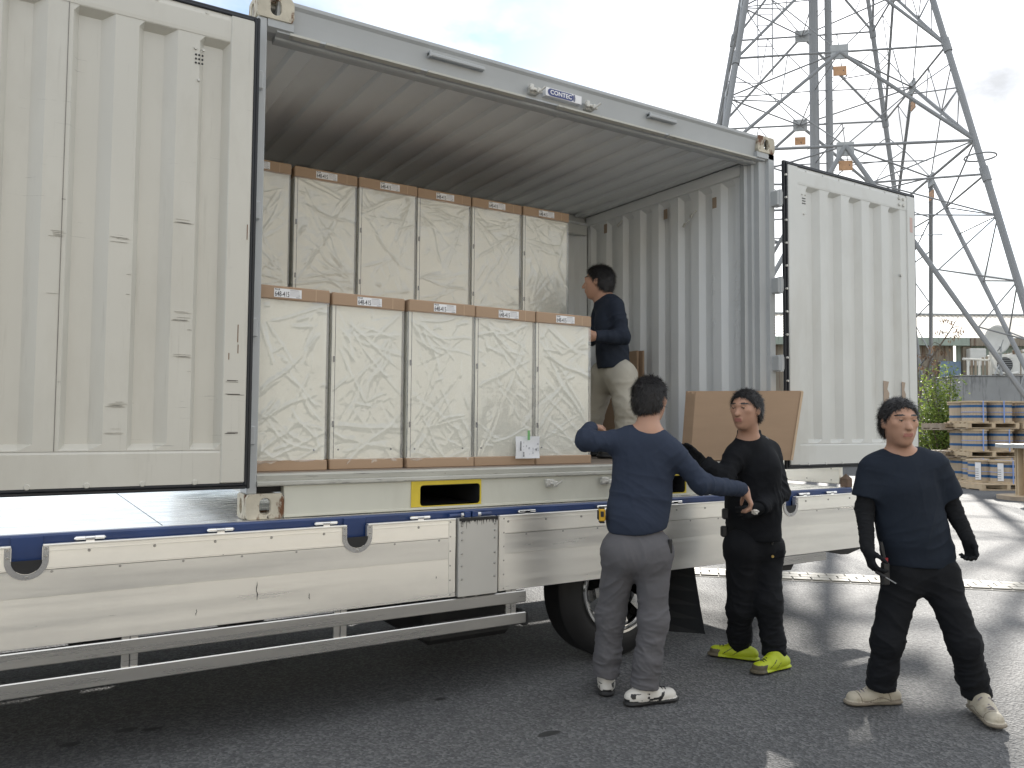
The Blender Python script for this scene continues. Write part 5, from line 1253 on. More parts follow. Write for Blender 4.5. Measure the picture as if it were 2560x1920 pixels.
def cloth(V, F, seed, folds, base=.0025, fine=.0012):
    """folds: (centre, axis, radius, amplitude, frequency) rings of creases squeezed along an axis"""
    N = normals(V, F); d = base * vnoise(V * 9, seed) + fine * ridges(V, 26, seed + 3)
    for (c, ax, rad, amp, fr) in folds:
        ax = nv(ax); rel = V - np.asarray(c); s = rel @ ax; r2 = np.linalg.norm(rel, axis=1); mk = r2 < rad * 1.9
        if not mk.any(): continue
        Q = V[mk]; w = np.exp(-(r2[mk] / rad) ** 2); f0 = fr / 9.0
        wp = np.stack([vnoise(Q * 5 + 7.7 * i, seed + 21 + i) for i in range(3)], 1)
        n_ = vnoise(Q * f0 + np.outer(s[mk] * f0 * 2.2, ax) + wp * .55, seed + 40); n2 = vnoise(Q * f0 * 2.1 + np.outer(s[mk] * f0 * 2.6, nv(ax + np.array([.35, -.2, .1]))) + wp, seed + 50)
        d[mk] += amp * w * (((1 - np.abs(n_)) ** 3 - .35) * 1.35 + .45 * ((1 - np.abs(n2)) ** 4 - .25))
    return V + N * d[:, None]
def rot_to(d, n_, ang):            # rotate d towards n_ by ang
    n_ = nv(n_ - d * (n_ @ d)); return d * math.cos(ang) + n_ * math.sin(ang)
def hand(w, d, n_, side, curl=(.35, .5, .4), thumb=.5, sc=1.0, splay=.0):
    """w wrist, d direction of the palm, n_ side the fingers close towards, side = direction of the thumb"""
    d = nv(d); n_ = nv(n_ - d * (n_ @ d)); s = nv(np.cross(d, n_)); s = s if s @ side > 0 else -s; w = np.asarray(w, float)
    pr = [cap(w - d * .012, w + d * .022, .027 * sc, .029 * sc, .02, (n_, .78)), cap(w + d * .028 * sc + s * .012, w + d * .076 * sc + s * .016, .026 * sc, .022 * sc, .015, (n_, .58)), cap(w + d * .028 * sc - s * .012, w + d * .074 * sc - s * .018, .026 * sc, .021 * sc, .015, (n_, .58))]
    for i, (off, ln) in enumerate(((.031, .072), (.0105, .080), (-.0105, .074), (-.031, .058))):
        b = w + d * (.086 - abs(off) * .18) * sc + s * off * sc; dd = nv(d + s * off * (1.5 + splay * 6)); r0 = .0092 * sc
        for j, (fr, an) in enumerate(zip((.42, .32, .26), curl)):
            dd = rot_to(dd, n_, an * (1 + .10 * i)); e = b + dd * ln * fr * sc; pr.append(cap(b, e, r0, r0 * .92, .006)); b = e; r0 *= .92
    b = w + d * .022 * sc + s * .026 * sc; dd = nv(d * .62 + s * .62 + n_ * thumb); pr.append(cap(w + d * .02 * sc + s * .014, b + dd * .03 * sc, .0165 * sc, .0125 * sc, .012)); b = b + dd * .03 * sc
    dd = nv(dd + d * .35 - s * .25 * thumb + n_ * .25); pr.append(cap(b, b + dd * .034 * sc, .0115 * sc, .0095 * sc, .006)); b = b + dd * .034 * sc; dd = nv(dd + d * .2); pr.append(cap(b, b + dd * .024 * sc, .0098 * sc, .0082 * sc, .005))
    return pr
def head(c, f, up, neck):
    f = nv(f); up = nv(up - f * (up @ f)); r = np.cross(f, up); ax = [r, up, f]
    pr = [ell(c + up * .030 - f * .012, ax, (.076, .088, .094), .02), ell(c - up * .030 + f * .022, ax, (.062, .078, .070), .035), ell(c - up * .088 + f * .052, ax, (.026, .020, .024), .03),
          cap(c + f * .082 + up * .018, c + f * .108 - up * .022, .008, .0125, .014), ell(c - up * .020 + f * .097 + r * .011, ax, (.008, .007, .008), .008), ell(c - up * .020 + f * .097 - r * .011, ax, (.008, .007, .008), .008),
          cap(c + f * .078 + up * .036 + r * .040, c + f * .084 + up * .034 - r * 0.0, .010, .009, .016), cap(c + f * .078 + up * .036 - r * .040, c + f * .084 + up * .034, .010, .009, .016),
          ell(c + f * .058 + up * .002 + r * .042, ax, (.020, .017, .018), .02), ell(c + f * .058 + up * .002 - r * .042, ax, (.020, .017, .018), .02),
          ell(c + f * .088 + up * .018 + r * .032, ax, (.016, .010, .013), -.010), ell(c + f * .088 + up * .018 - r * .032, ax, (.016, .010, .013), -.010),
          cap(c + f * .087 - up * .048 - r * .018, c + f * .087 - up * .048 + r * .018, .0075, .0075, .008), cap(c + f * .085 - up * .060 - r * .014, c + f * .085 - up * .060 + r * .014, .008, .008, .009), cap(c + f * .094 - up * .0535 - r * .020, c + f * .094 - up * .0535 + r * .020, .0028, .0028, -.004)]
    for s in (-1, 1):
        pr += [ell(c + r * s * .078 + up * .004 - f * .008, ax, (.010, .031, .019), .008), ell(c + r * s * .029 * 1.08 + f * .077 + up * .017, ax, (.0125, .0115, .0115), .003)]
    pr += [cap(neck - up * .01, c - up * .045 - f * .022, .062, .055, .03)]
    return pr, ax
def shoe(ank, toe_dir, L_=.265, lift=0.0, up=np.array([0, 0, 1.0]), base=None):
    t = nv(toe_dir); up = nv(up - t * (up @ t)); s = np.cross(t, up); b = np.asarray(base)       # b = sole point under the ankle
    h = b - t * .062; pr = [cap(h + up * .040, b + t * .06 + up * .042, .036, .040, .03, (up, 1.0)), cap(b + t * .06 + up * .040, b + t * (L_ - .062 - .050) + up * .034, .043, .041, .03, (up, .80)),
        cap(h + up * .013, b + t * .02 + up * .013, .043, .039, .004, (up, .36)), cap(b + t * .02 + up * .013, b + t * (L_ - .062 - .044) + up * .015, .040, .051, .004, (up, .32)),
        cap(b + up * .05 - t * .012, np.asarray(ank) * .55 + (b + up * .075) * .45, .041, .043, .035), cap(b + t * .055 + up * .062, b + t * .02 + up * .085, .026, .03, .03, (s, 1.1))]
    cuts = [(b + up * .0005, -up, b - .5, b + .5)]
    return pr, cuts, (t, up, s, b)
def obj_np(name, V, F, mats, parent=None, midx=None):
    me = np_mesh(name, V, F, mats, midx); return link(name, me, parent)

M['skin'] = mat('skin', (0.42, 0.24, 0.165), 0.5, spec=.4, var=.06, vs=9)
M['lips'] = mat('lips', (0.34, 0.14, 0.11), 0.45); M['eye'] = mat('eye_dark', (0.025, 0.018, 0.015), .2); M['eyew'] = mat('eye_white', (0.6, 0.58, 0.55), .3)
M['hair'] = mat('black_hair', (0.014, 0.012, 0.012), .45, var=.4, vs=60, bump=.6, bs=110, stretch=(1, 1, .3))
def fabric(name, c, rough=.85, var=.10): return mat(name, c, rough, spec=.25, var=var, vs=5, bump=.05, bs=300, bdist=.0008)
M['navy'] = fabric('navy_cloth', (0.030, 0.040, 0.066)); M['navy_t'] = fabric('navy_tshirt', (0.014, 0.020, 0.032)); M['grey_trouser'] = fabric('grey_trouser', (0.115, 0.113, 0.122)); M['black_cloth'] = fabric('black_cloth', (0.0075, 0.0085, 0.011)); M['black_knit'] = fabric('black_knit', (0.010, 0.011, 0.013), .9)
M['dark_jacket'] = fabric('dark_jacket', (0.018, 0.024, 0.038)); M['beige_trouser'] = fabric('beige_trouser', (0.42, 0.40, 0.345))
M['sole_dark'] = mat('dark_sole', (0.02, 0.02, 0.02), .7); M['sole_tan'] = mat('worn_sole', (0.21, 0.18, 0.14), .8, var=.2, vs=20); M['shoe_beige'] = mat('beige_leather', (0.42, 0.38, 0.30), .6, var=.2, vs=14, dirt=[dict(c=(.22, .18, .13), s=18, t=.55, w=.15, a=.7)])
M['shoe_white'] = mat('white_leather', (0.60, 0.58, 0.54), .5, var=.06, vs=14); M['shoe_lime'] = mat('lime_mesh', (0.42, 0.50, 0.015), .55, var=.1, vs=20); M['shoe_blk'] = mat('black_trim', (0.015, 0.015, 0.016), .5); M['lace'] = mat('lace', (0.20, 0.18, 0.20), .8)

def person(spec):
    J = spec['j']; f = nv(spec['f']); up = np.array([0, 0, 1.0]); side = np.cross(f, up)
    hc = J['head']; hf = nv(spec.get('hf', f)); tilt = nv(np.asarray(spec.get('hup', (0, 0, 1.0)), float))
    hd, hax = head(hc, hf, tilt, J['neck'])
    pel, ch = J['pelvis'], J['chest']
    sqf = (f, .66)
    torso = [cap(pel, pel * .5 + ch * .5, .130, .122, .05, sqf), cap(pel * .5 + ch * .5, ch, .122, .140, .05, sqf), cap(J['sha'] * .85 + J['shb'] * .15, J['shb'] * .85 + J['sha'] * .15, .058, .058, .05), cap(J['neck'] - up * .03, J['sha'] * .45 + J['neck'] * .55, .055, .05, .05), cap(J['neck'] - up * .03, J['shb'] * .45 + J['neck'] * .55, .055, .05, .05)]
    arms = []
    for s in 'ab': arms += [cap(J['sh' + s], J['el' + s], .046, .038, .04), cap(J['el' + s], J['wr' + s], .038, .027, .02)]
    legs = []
    for s in 'ab': legs += [cap(J['hip' + s], J['kn' + s], .070, .050, .05), cap(J['kn' + s], J['an' + s], .049, .036, .03)]
    hands = []
    for s in 'ab': hands += hand(J['wr' + s], *spec['hand' + s])
    # ---- body
    V, F = nets(hd + torso + arms + legs + hands, spec.get('res', .0056))
    C = V[F].mean(1); l = (C - hc) @ np.array(hax).T; mi = np.zeros(len(F), int)
    for s in (-1, 1):
        e = ((l[:, 0] - s * .031) / .0115) ** 2 + ((l[:, 1] - .017) / .0050) ** 2; mi[(e < 0) & (l[:, 2] > .05)] = 2
        e = ((l[:, 0] - s * .031) / .0110) ** 2 + ((l[:, 1] - .016) / .0036) ** 2; mi[(e < 1) & (l[:, 2] > .05)] = 3
        e = ((l[:, 0] - s * .034) / .021) ** 2 + ((l[:, 1] - .040 - .003 * np.cos((l[:, 0] - s * .03) * 70)) / .0048) ** 2; mi[(e < 1) & (l[:, 2] > .05)] = 4
    mi[(np.abs(l[:, 0]) < .023) & (np.abs(l[:, 1] + .054) < .010) & (l[:, 2] > .07)] = 1
    for s in 'ab':
        if spec.get('glove' + s):
            w_ = J['wr' + s]; dm = np.linalg.norm(C - w_, axis=1); mi[(dm < .24) & (np.linalg.norm(C - hc, axis=1) > .2) & (((C - J['el' + s]) @ nv(w_ - J['el' + s])) > .0)] = 5
    body = obj_np('person', V, F, [M['skin'], M['lips'], M['eyew'], M['eye'], M['hair'], M['black_knit']], None, mi)
    tag(body, spec['label'], 'person', 'workers loading the container')
    # ---- hair
    r_, u_, f_ = hax; hp = [ell(hc + u_ * .036 - f_ * .016, hax, (.084, .092, .102), .02), ell(hc - u_ * .02 - f_ * .045, hax, (.074, .075, .062), .03)]
    n1_ = nv(f_ * .80 - u_ * .60); n2_ = nv(-u_ * .95 + f_ * .3); lo_, hi_ = hc - .3, hc + .3
    V, F = nets(hp, .005, [(hc + f_ * .052 + u_ * .066, n1_, lo_, hi_), (hc - u_ * .052 - f_ * .04, n2_, lo_, hi_), (hc + u_ * .035 + f_ * .098, nv(f_ * .9 - u_ * .3), lo_, hi_)])
    N = normals(V, F); V = V + N * (.0022 * ridges(V * np.array([1, 1, .35]), 75, 3) + .0016 * vnoise(V * 140, 4))[:, None]; hb = obj_np('hair', V, F, M['hair'], body); rg_ = np.random.RandomState(spec['seed']); pick = rg_.choice(len(V), 8000); Nn = normals(V, F)[pick]; base = V[pick]
    flow = np.cross(np.cross(Nn, -u_ * .9 - f_ * .25 + rg_.normal(0, .5, (len(pick), 3))), Nn); flow /= np.maximum(np.linalg.norm(flow, axis=1), 1e-6)[:, None]; dr = flow + Nn * rg_.uniform(.15, .65, (len(pick), 1)); ln_ = rg_.uniform(.012, .034, (len(pick), 1)); sd = np.cross(flow, Nn) * .0011
    tipv = base + dr * ln_; VV = np.concatenate([base - sd, base + sd, tipv + sd * .2 - Nn * .002, tipv - sd * .2 - Nn * .002]); k_ = len(pick); FF = np.stack([np.arange(k_), np.arange(k_) + k_, np.arange(k_) + 2 * k_, np.arange(k_) + 3 * k_], 1); so_ = link('hair_strands', np_mesh('hair_strands', VV, FF, M['hair'], None, False), hb); so_['kind'] = 'stuff'
    # ---- top
    g = spec.get('ease', .018); sl = spec['sleeve']; hn = nv(spec.get('hemn', (0, 0, -1.0))); pr = [cap(J['hem'], pel * .5 + ch * .5, .148 + g, .134 + g, .05, sqf, (J['hem'] + hn * spec.get('hemd', .02), hn)), cap(pel * .5 + ch * .5, ch, .134 + g, .148 + g, .05, sqf), cap(J['sha'] * .82 + J['shb'] * .18, J['shb'] * .82 + J['sha'] * .18, .064 + g * .3, .064 + g * .3, .05),
        cap(J['neck'] - up * .045, J['sha'] * .5 + J['neck'] * .5, .064, .055, .05), cap(J['neck'] - up * .045, J['shb'] * .5 + J['neck'] * .5, .064, .055, .05)]
    cuts = []; folds = []
    if spec.get('collar'): pr.append(cap(J['neck'] - up * .03, J['neck'] + up * .045 + hf * .0, .072, .068, .025))
    if spec.get('collar'): cuts.append((J['neck'] + up * .05, up, J['neck'] - .13, J['neck'] + .13))
    for s in 'ab':
        S_, E_, W_ = J['sh' + s], J['el' + s], J['wr' + s]; kw = spec.get('sr', (.058, .051, .039))
        if sl == 'short':
            e2 = S_ + (E_ - S_) * .72; dd = nv(E_ - S_); pr.append(cap(S_, e2 + (E_ - S_) * .2, .060, .074, .04, None, (e2, dd))); folds.append((S_, dd, .12, .004, 60))
        else:
            dd = nv(W_ - E_); pr += [cap(S_, E_, kw[0], kw[1], .04), cap(E_, W_, kw[1], kw[2], .025, None, (W_ - dd * .004, dd))]
            folds += [(E_, nv(W_ - S_), .12, .0085, 75), (E_ * .45 + W_ * .55, dd, .12, .0055, 95), (S_ * .6 + E_ * .4, nv(E_ - S_), .12, .007, 60)]
    folds += [(J['hem'] + up * .06, up + side * .25, .17, .0065, 48), (pel * .5 + ch * .5, up * .7 + side * .7, .20, .005, 38), (ch + side * .11, up * .4 + side, .13, .005, 45), (ch - side * .11, up * .4 - side, .13, .005, 45)]
    V, F = nets(pr, spec.get('res', .0056), cuts); V = cloth(V, F, spec['seed'], folds, .0022, .0004); top = obj_np(spec['topname'], V, F, spec['topm'], body)
    if not spec.get('collar'):
        ncx = J['neck'] + up * .012 + f * .004; MB().tube([ncx + (side * math.cos(a_) * .067 + f * math.sin(a_) * .060) - up * .020 * max(0, math.sin(a_)) for a_ in np.linspace(0, 2 * math.pi, 25)], .0065, 6).build('neck_band', spec['topm'], top, True)
    # ---- arm sleeves
    if sl == 'short':
        for s in 'ab':
            S_, E_, W_ = J['sh' + s], J['el' + s], J['wr' + s]; a0 = S_ + (E_ - S_) * .42; V, F = nets([cap(a0, E_, .050, .043, .03), cap(E_, W_, .043, .033, .02)], .005); V = cloth(V, F, spec['seed'] + 40, [(E_, W_ - S_, .10, .0035, 170), (E_ * .4 + W_ * .6, W_ - E_, .12, .0025, 190)], .001, .001); obj_np('arm_sleeve', V, F, M['black_knit'], body)
    # ---- trousers
    tr = spec.get('tr', (.098, .078, .062)); pr = [cap(J['hipa'], J['hipb'], .100, .100, .05, (f, .90)), cap(pel + up * .0, pel + up * .10, .126, .118, .05, (f, .70))]
    bt = spec.get('butt', .03); pr += [ell(J['hipa'] * .8 + J['hipb'] * .2 - f * bt - up * .01, [side, up, f], (.078, .090, .078), .05), ell(J['hipb'] * .8 + J['hipa'] * .2 - f * bt - up * .01, [side, up, f], (.078, .090, .078), .05)]
    cuts = [(pel + up * .135, up, pel - .3, pel + .3)]; folds = [(pel - up * .07, up * .6 + side, .13, .006, 55)]
    for s in 'ab':
        H_, K_, A_ = J['hip' + s], J['kn' + s], J['an' + s]; pr += [cap(H_, K_, tr[0], tr[1], .05), cap(K_, K_ * .35 + A_ * .65, tr[1], tr[2] * 1.06, .04), cap(K_ * .35 + A_ * .65, A_ + nv(A_ - K_) * .05, tr[2] * 1.06, tr[2] * 1.14, .03, None, (A_ + nv(A_ - K_) * spec.get('cuff', .014), nv(nv(A_ - K_) + np.array([0, 0, -.4]))))]
        dd = nv(A_ - K_)
        folds += [(K_, nv(dd + side * .35), .14, .0065, 80), (K_ * .5 + A_ * .5, nv(dd - side * .4), .14, .006, 95), (A_ - dd * .05, dd, .10, .0095, 100), (H_ * .6 + K_ * .4, nv(dd + side * .9), .16, .0065, 55)]
    V, F = nets(pr, spec.get('res', .0056), cuts); V = cloth(V, F, spec['seed'] + 7, folds, .0022, .0004); trs = obj_np('trousers', V, F, spec['trm'], body)
    # ---- shoes
    for s in 'ab':
        if 'toe' + s not in spec: continue
        t_ = spec['toe' + s]; lift = spec.get('lift' + s); upv = np.array(lift if lift is not None else (0, 0, 1.0), float); b = spec['sole' + s]
        pr, cuts, (t, u2, s2, b) = shoe(J['an' + s], t_, spec.get('sl', .265), 0, upv, b); V, F = nets(pr, .004, cuts); C = V[F].mean(1) - b; hu = C @ u2; ht = C @ t; mi = np.zeros(len(F), int)
        mi[hu < .024 + .006 * np.clip(-ht / .06, 0, 1)] = 1
        st_ = spec['shoe']
        hs_ = C @ s2
        if st_ == 'lime':
            mi[(ht > .135 - .6 * np.maximum(hu - .03, 0)) & (hu < .052)] = 2; mi[(hu < .012)] = 3
            q_ = np.abs(((ht * 40 + hu * 55) % 2.4) - 1.2); mi[(q_ < .13) & (ht > .015) & (ht < .11) & (hu > .03) & (hu < .072) & (mi == 0)] = 3
        if st_ == 'white':
            q_ = vnoise(np.c_[ht * 45, hs_ * 30, hu * 90], 5); mi[(ht < .02) & (q_ > .05) & (hu > .02) & (hu < .065)] = 3; dg = np.abs(ht - .075 - (hu - .02) * .75); mi[(dg < .011) & (hu > .018) & (hu < .060)] = 3; dg = np.abs((hu - .034) - (ht - .04) * .12); mi[(dg < .006) & (ht > .02) & (ht < .09)] = 3; mi[hu < .014] = 3
        if st_ == 'beige':
            dg = np.abs(hu - .036 - .010 * np.sin(ht * 42)); mi[(dg < .0028) & (ht > -.04) & (ht < .14)] = 1; mi[(np.abs(ht - .135 - .3 * (hu - .03)) < .003) & (hu > .025)] = 1; mi[(np.abs(ht + .02 - .5 * (hu - .03)) < .003) & (hu > .025)] = 1
        ms = {'lime': [M['shoe_lime'], M['shoe_lime'], mat('worn_toe', (.10, .085, .055), .7, var=.3, vs=25), M['shoe_blk']], 'white': [M['shoe_white'], M['sole_dark'], M['shoe_white'], M['shoe_blk']], 'beige': [M['shoe_beige'], M['sole_tan'], M['sole_tan'], M['sole_tan']], 'dark': [M['shoe_blk']] * 4}[st_]
        so = obj_np('shoe', V, F, ms, body, mi)
        lc = MB()
        for k_ in range(4):
            x_ = .070 + k_ * .019; z_ = .0805 - k_ * .0030; lc.tube([b + t * x_ + u2 * (z_ - .014) - s2 * .026, b + t * (x_ + .004) + u2 * (z_ + .0035), b + t * x_ + u2 * (z_ - .014) + s2 * .026], .0030, 5)
        if st_ == 'beige':
            for sg in (-1, 1): lc.tube([b + t * .045 + u2 * .088, b + t * .055 + u2 * .100 + s2 * .018 * sg, b + t * .06 + u2 * .088 + s2 * .034 * sg, b + t * .045 + u2 * .083 + s2 * .01 * sg], .0027, 5)
        lc.build('laces', M['lace'] if st_ == 'beige' else M['shoe_blk'], so, True)
    return body, top, trs
U3 = np.array([0.848, -0.530, 0]); V3 = np.array([0.530, 0.848, 0]); Z3 = np.array([0, 0, 1.0])
def gz(x, y):      # ground point under a bearing
    d = AX_F + AX_R * (x * DPX - 1280) / 2000.0 + AX_U * (960 - y * DPX) / 2000.0; return np.array(CAM) + d * (-CAM[2] / d[2])

# worker D: facing the camera, mid-step, dark T-shirt, gloves
t = 4.02
jd = dict(head=PT(1943, 916, 3.99), neck=PT(1946, 984, 4.03), sha=PT(1881, 1010, 4.04), shb=PT(2022, 1004, 4.02), chest=PT(1952, 1052, 4.03), pelvis=PT(1986, 1222, 4.05), hem=PT(1984, 1196, 4.05),
    ela=PT(1867, 1100, 4.03), wra=PT(1873, 1185, 3.93), elb=PT(2056, 1098, 4.05), wrb=PT(2090, 1163, 3.97), hipa=PT(1950, 1240, 4.05), hipb=PT(2024, 1238, 4.04), kna=PT(1917, 1382, 4.04), knb=PT(2082, 1388, 3.96), ana=PT(1903, 1480, 4.09), anb=PT(2108, 1496, 3.98))
sa = gz(1906, 1520); sb = gz(2118, 1548) + Z3 * .012
ta = nv(gz(1826, 1528) - gz(1930, 1524)); tb = nv(gz(2166, 1580) - gz(2096, 1522))
dD = person(dict(j=jd, f=-V3 + U3 * .05, hf=-V3 - U3 * .02, label='worker in navy T-shirt, black arm sleeves and gloves, stepping toward the camera', seed=3, sleeve='short', topname='t_shirt', topm=M['navy_t'], trm=M['black_cloth'], ease=.030,
    handa=(PT(1884, 1225, 3.90) - jd['wra'] , U3, -V3, (.5, .6, .4), .5), handb=(PT(2101, 1205, 3.95) - jd['wrb'], -U3 * .8 - V3 * .3, -V3, (.9, 1.1, .8), .5), glovea=1, gloveb=1,
    toea=ta, solea=sa + ta * .0, toeb=tb + np.array([0, 0, -.02]), soleb=sb, shoe='beige', tr=(.090, .072, .062), hemn=(-.05, 0, -1), hemd=.062, liftb=nv(np.array([0, 0, 1.0]) + tb * .05)))

# worker B: back to the camera, navy long sleeves, grey trousers
jb = dict(head=PT(1405, 866, 4.20), neck=PT(1399, 930, 4.14), sha=PT(1333, 955, 4.16), shb=PT(1452, 976, 4.12), chest=PT(1390, 1000, 4.15), pelvis=PT(1374, 1168, 4.13), hem=PT(1374, 1120, 4.13),
    ela=PT(1264, 950, 4.18), wra=PT(1276, 924, 4.42), elb=PT(1515, 1045, 4.12), wrb=PT(1606, 1058, 4.28), hipa=PT(1342, 1190, 4.14), hipb=PT(1409, 1192, 4.12), kna=PT(1318, 1328, 4.20), knb=PT(1411, 1340, 4.10), ana=PT(1309, 1452, 4.22), anb=PT(1391, 1478, 4.09))
ta = nv(V3 + U3 * .10); tb = nv(gz(1452, 1516) - gz(1368, 1527))
dB = person(dict(j=jb, f=V3 + U3 * .12, hf=V3 + U3 * .75, label='worker seen from behind in navy long sleeves and grey trousers, one arm stretched right', seed=11, sleeve='long', topname='long_sleeve_shirt', topm=M['navy'], trm=M['grey_trouser'], ease=.010,
    handa=(U3 * .35 + V3 * .6 + Z3 * .05, -Z3, U3, (.5, .6, .4), .4), handb=(PT(1624, 1092, 4.28) - jb['wrb'], -U3 + V3 * .2, V3, (.55, .75, .5), .6),
    toea=ta, solea=gz(1309, 1500) + ta * .05, toeb=tb, soleb=gz(1386, 1521), shoe='white', tr=(.090, .073, .064), hemd=.055, hemn=(.20, .10, -1), butt=.035))

# worker C: black jacket and cargo trousers, lime shoes
jc = dict(head=PT(1610, 888, 4.72), neck=PT(1618, 946, 4.78), sha=PT(1588, 985, 4.74), shb=PT(1662, 974, 4.86), chest=PT(1626, 1015, 4.80), pelvis=PT(1626, 1165, 4.80), hem=PT(1626, 1150, 4.80),
    ela=PT(1562, 1036, 4.68), wra=PT(1517, 998, 4.72), elb=PT(1683, 1064, 4.80), wrb=PT(1640, 1098, 4.62), hipa=PT(1600, 1182, 4.76), hipb=PT(1655, 1182, 4.84), kna=PT(1598, 1316, 4.80), knb=PT(1660, 1305, 4.74), ana=PT(1597, 1392, 4.90), anb=PT(1672, 1410, 4.72))
ta = nv(gz(1530, 1414) - gz(1628, 1426)); tb = nv(gz(1633, 1455) - gz(1697, 1440))
dC = person(dict(j=jc, f=-V3 * .75 - U3 * .65, hf=-V3 * .75 - U3 * .75, label='worker in black jacket and black cargo trousers with lime green shoes', seed=23, sleeve='long', topname='jacket', topm=M['black_cloth'], trm=M['black_cloth'], ease=.024, collar=True, sr=(.064, .058, .046),
    handa=(PT(1492, 972, 4.74) - jc['wra'], -Z3 * .6 - V3 * .3, Z3, (.15, .25, .2), .3), handb=(-U3 * .8 - Z3 * .25, V3, Z3, (.5, .6, .5), .4), glovea=1, gloveb=1,
    toea=ta, solea=gz(1602, 1424), toeb=tb, soleb=gz(1678, 1446), shoe='lime', tr=(.092, .074, .062), hemd=.04))

# worker A: inside the container, leaning towards the stacked cabinets
ta_ = 5.62
ja = dict(head=PT(1291, 612, 5.66), neck=PT(1306, 645, 5.66), sha=PT(1300, 668, 5.84), shb=PT(1330, 662, 5.50), chest=PT(1318, 700, 5.64), pelvis=PT(1326, 800, 5.66), hem=PT(1324, 782, 5.66),
    ela=PT(1275, 730, 5.82), wra=PT(1240, 705, 5.80), elb=PT(1344, 728, 5.44), wrb=PT(1283, 726, 5.38), hipa=PT(1304, 812, 5.76), hipb=PT(1342, 812, 5.58), kna=PT(1280, 896, 5.86), knb=PT(1352, 880, 5.54), ana=PT(1276, 962, 5.96), anb=PT(1352, 968, 5.56))
ja['ana'][2] = FZ + .10; ja['anb'][2] = FZ + .10
fa = nv(-U3 * .9 + V3 * .35)
dA = person(dict(j=ja, f=fa, hf=fa, res=.007, label='worker in dark jacket and pale beige trousers standing inside the container', seed=31, sleeve='long', topname='jacket', topm=M['dark_jacket'], trm=M['beige_trouser'], ease=.02,
    handa=(-U3 + Z3 * .2, V3, Z3, (.2, .3, .2), .4), handb=(-U3 + V3 * .1, V3, Z3, (.2, .3, .2), .4), toea=-U3 + V3 * .2, solea=np.array([ja['ana'][0], ja['ana'][1], FZ + .001]), toeb=-U3 + V3 * .2, soleb=np.array([ja['anb'][0], ja['anb'][1], FZ + .001]), shoe='dark', tr=(.098, .080, .070), hemd=.05))

# ------------------------------------------------------------------ things the workers carry
tp = PT(1299, 1112, 4.10); r = rootw('tape_measure', tuple(tp), 'yellow and black tape measure clipped at the belt of the worker in navy', 'tape measure')
def obox(c, ux, uy, uz, hx, hy, hz, ch=.004):
    m = MB().box(-hx, hx, -hy, hy, -hz, hz, ch); m.v = [tuple(np.asarray(c) + ux * v[0] + uy * v[1] + uz * v[2]) for v in m.v]; return m
obox(tp, U3, V3, Z3, .017, .026, .034, .008).build('case', mat('tape_yellow', (.62, .36, .02), .4), r); obox(tp - U3 * .018, U3, V3, Z3, .0035, .020, .024, .002).build('side_plate', M['shoe_blk'], r); obox(tp + Z3 * .036, U3, V3, Z3, .014, .022, .006, .003).build('lock_slider', M['shoe_blk'], r); obox(tp - Z3 * .036, U3, V3, Z3, .014, .024, .005, .003).build('bumper', M['shoe_blk'], r); obox(tp - V3 * .028 + Z3 * .006, U3, V3, Z3, .008, .003, .014, .001).build('front_plate', M['shoe_blk'], r)
wp = jb['wrb'] + nv(PT(1624, 1092, 4.28) - jb['wrb']) * .135 - U3 * .005; r = rootw('crumpled_packet', tuple(wp), 'small crumpled pale packet held in the fingers of the worker in navy', 'packet')
b = MB(); rg = random.Random(5); vs = []; fs = []; nn, mm_ = 8, 10
for i in range(nn + 1):
    for j in range(mm_):
        th_, ph_ = math.pi * i / nn, 2 * math.pi * j / mm_; rr = rg.uniform(.7, 1.25); p = np.array([math.sin(th_) * math.cos(ph_) * .021, math.sin(th_) * math.sin(ph_) * .014, math.cos(th_) * .013]) * rr; vs.append(tuple(wp + U3 * p[0] + V3 * p[1] + Z3 * p[2]))
for i in range(nn):
    for j in range(mm_): fs.append((i * mm_ + j, i * mm_ + (j + 1) % mm_, (i + 1) * mm_ + (j + 1) % mm_, (i + 1) * mm_ + j))
b.add(vs, fs).build('wrapper', mat('packet_foil', (.55, .53, .48), .4, metal=.2, var=.2, vs=80), r)
for i, (xx, yy, m1, lab, dz) in enumerate(((1663, 1013, (.75, .75, .76), 'white pen in the sleeve pocket of the worker in black', .035), (1671, 1006, (.50, .62, .03), 'yellow green marker in the sleeve pocket of the worker in black', .045))):
    p = PT(xx, yy, 4.735); r = rootw('pen', tuple(p), lab, 'pen'); MB().cyl(tuple(p - Z3 * .03), tuple(p + Z3 * dz * .6 - U3 * .006), .0055, 10).build('barrel', mat('pen_body', m1, .35), r); MB().cyl(tuple(p + Z3 * dz * .6 - U3 * .006), tuple(p + Z3 * dz - U3 * .009), .0062, 10, .004).build('cap', mat('pen_cap', (.75, .76, .72), .35), r)
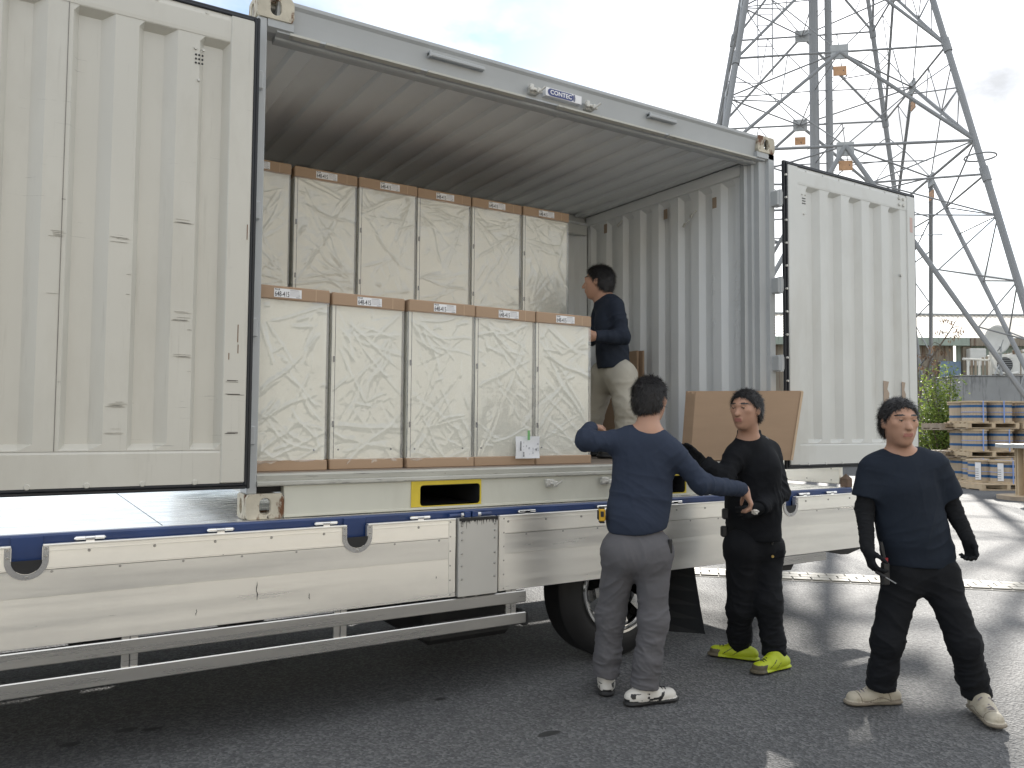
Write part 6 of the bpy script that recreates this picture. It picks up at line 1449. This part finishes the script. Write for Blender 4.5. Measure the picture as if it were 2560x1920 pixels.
obox(PT(1668, 1028, 4.735), U3, V3, Z3, .026, .010, .022, .004).build('sleeve_pocket', M['shoe_blk'], dC[1])
fl_ = obox(PT(1671, 1198, 4.735), nv(U3 + Z3 * .18), V3, Z3, .060, .016, .024, .006).build('pocket_flap', M['black_cloth'], dC[2]); q = PT(1668, 1202, 4.70); MB().cyl(tuple(q), tuple(q - V3 * .006), .008, 12).build('pocket_stud', mat('brass', (.55, .40, .14), .35, metal=.8), dC[2])
q = PT(1666, 1160, 4.70); MB().tube([tuple(q + Z3 * .055), tuple(q + Z3 * .02 - U3 * .004), tuple(q - Z3 * .03 + U3 * .006), tuple(q - Z3 * .045)], .007, 6).build('key_strap', M['shoe_blk'], dC[2])
for xx, yy in ((1566, 1110), (1563, 1148)):
    obox(PT(xx, yy, 4.78), U3, V3, Z3, .018, .02, .032, .008).build('belt_pouch', M['shoe_blk'], dC[2])
# tools at D's hip
q = PT(1910, 1215, 3.93); r = rootw('pliers', tuple(q), 'pliers with red collar in a hip holster of the stepping worker', 'pliers')
MB().tube([tuple(q + Z3 * .10 - U3 * .016), tuple(q + Z3 * .06 - U3 * .012), tuple(q + Z3 * .0), tuple(q - Z3 * .06)], [.008, .012, .011, .012], 8).build('handle', M['shoe_blk'], r); MB().cyl(tuple(q + Z3 * .004), tuple(q + Z3 * .022), .0165, 14).build('collar', mat('red_plastic', (.30, .015, .02), .4), r)
obox(q - Z3 * .055 + U3 * .003, U3, V3, Z3, .018, .014, .055, .006).build('holster', M['shoe_blk'], r)
q = PT(1912, 1247, 3.86); q2 = PT(1935, 1261, 3.84); r = rootw('screwdriver', tuple(q), 'thin dark screwdriver held in the gloved hand of the stepping worker', 'screwdriver')
MB().cyl(tuple(q), tuple(q2), .0032, 8).build('shaft', M['galv'], r); MB().cyl(tuple(q + (q - q2) * .9), tuple(q), .010, 10, .008).build('grip', M['shoe_blk'], r)
# phone-dark clip at B's pocket
q = PT(1447, 1180, 4.06); obox(q, V3, U3, Z3, .012, .010, .035, .004).build('pocket_opening', M['shoe_blk'], dB[2])
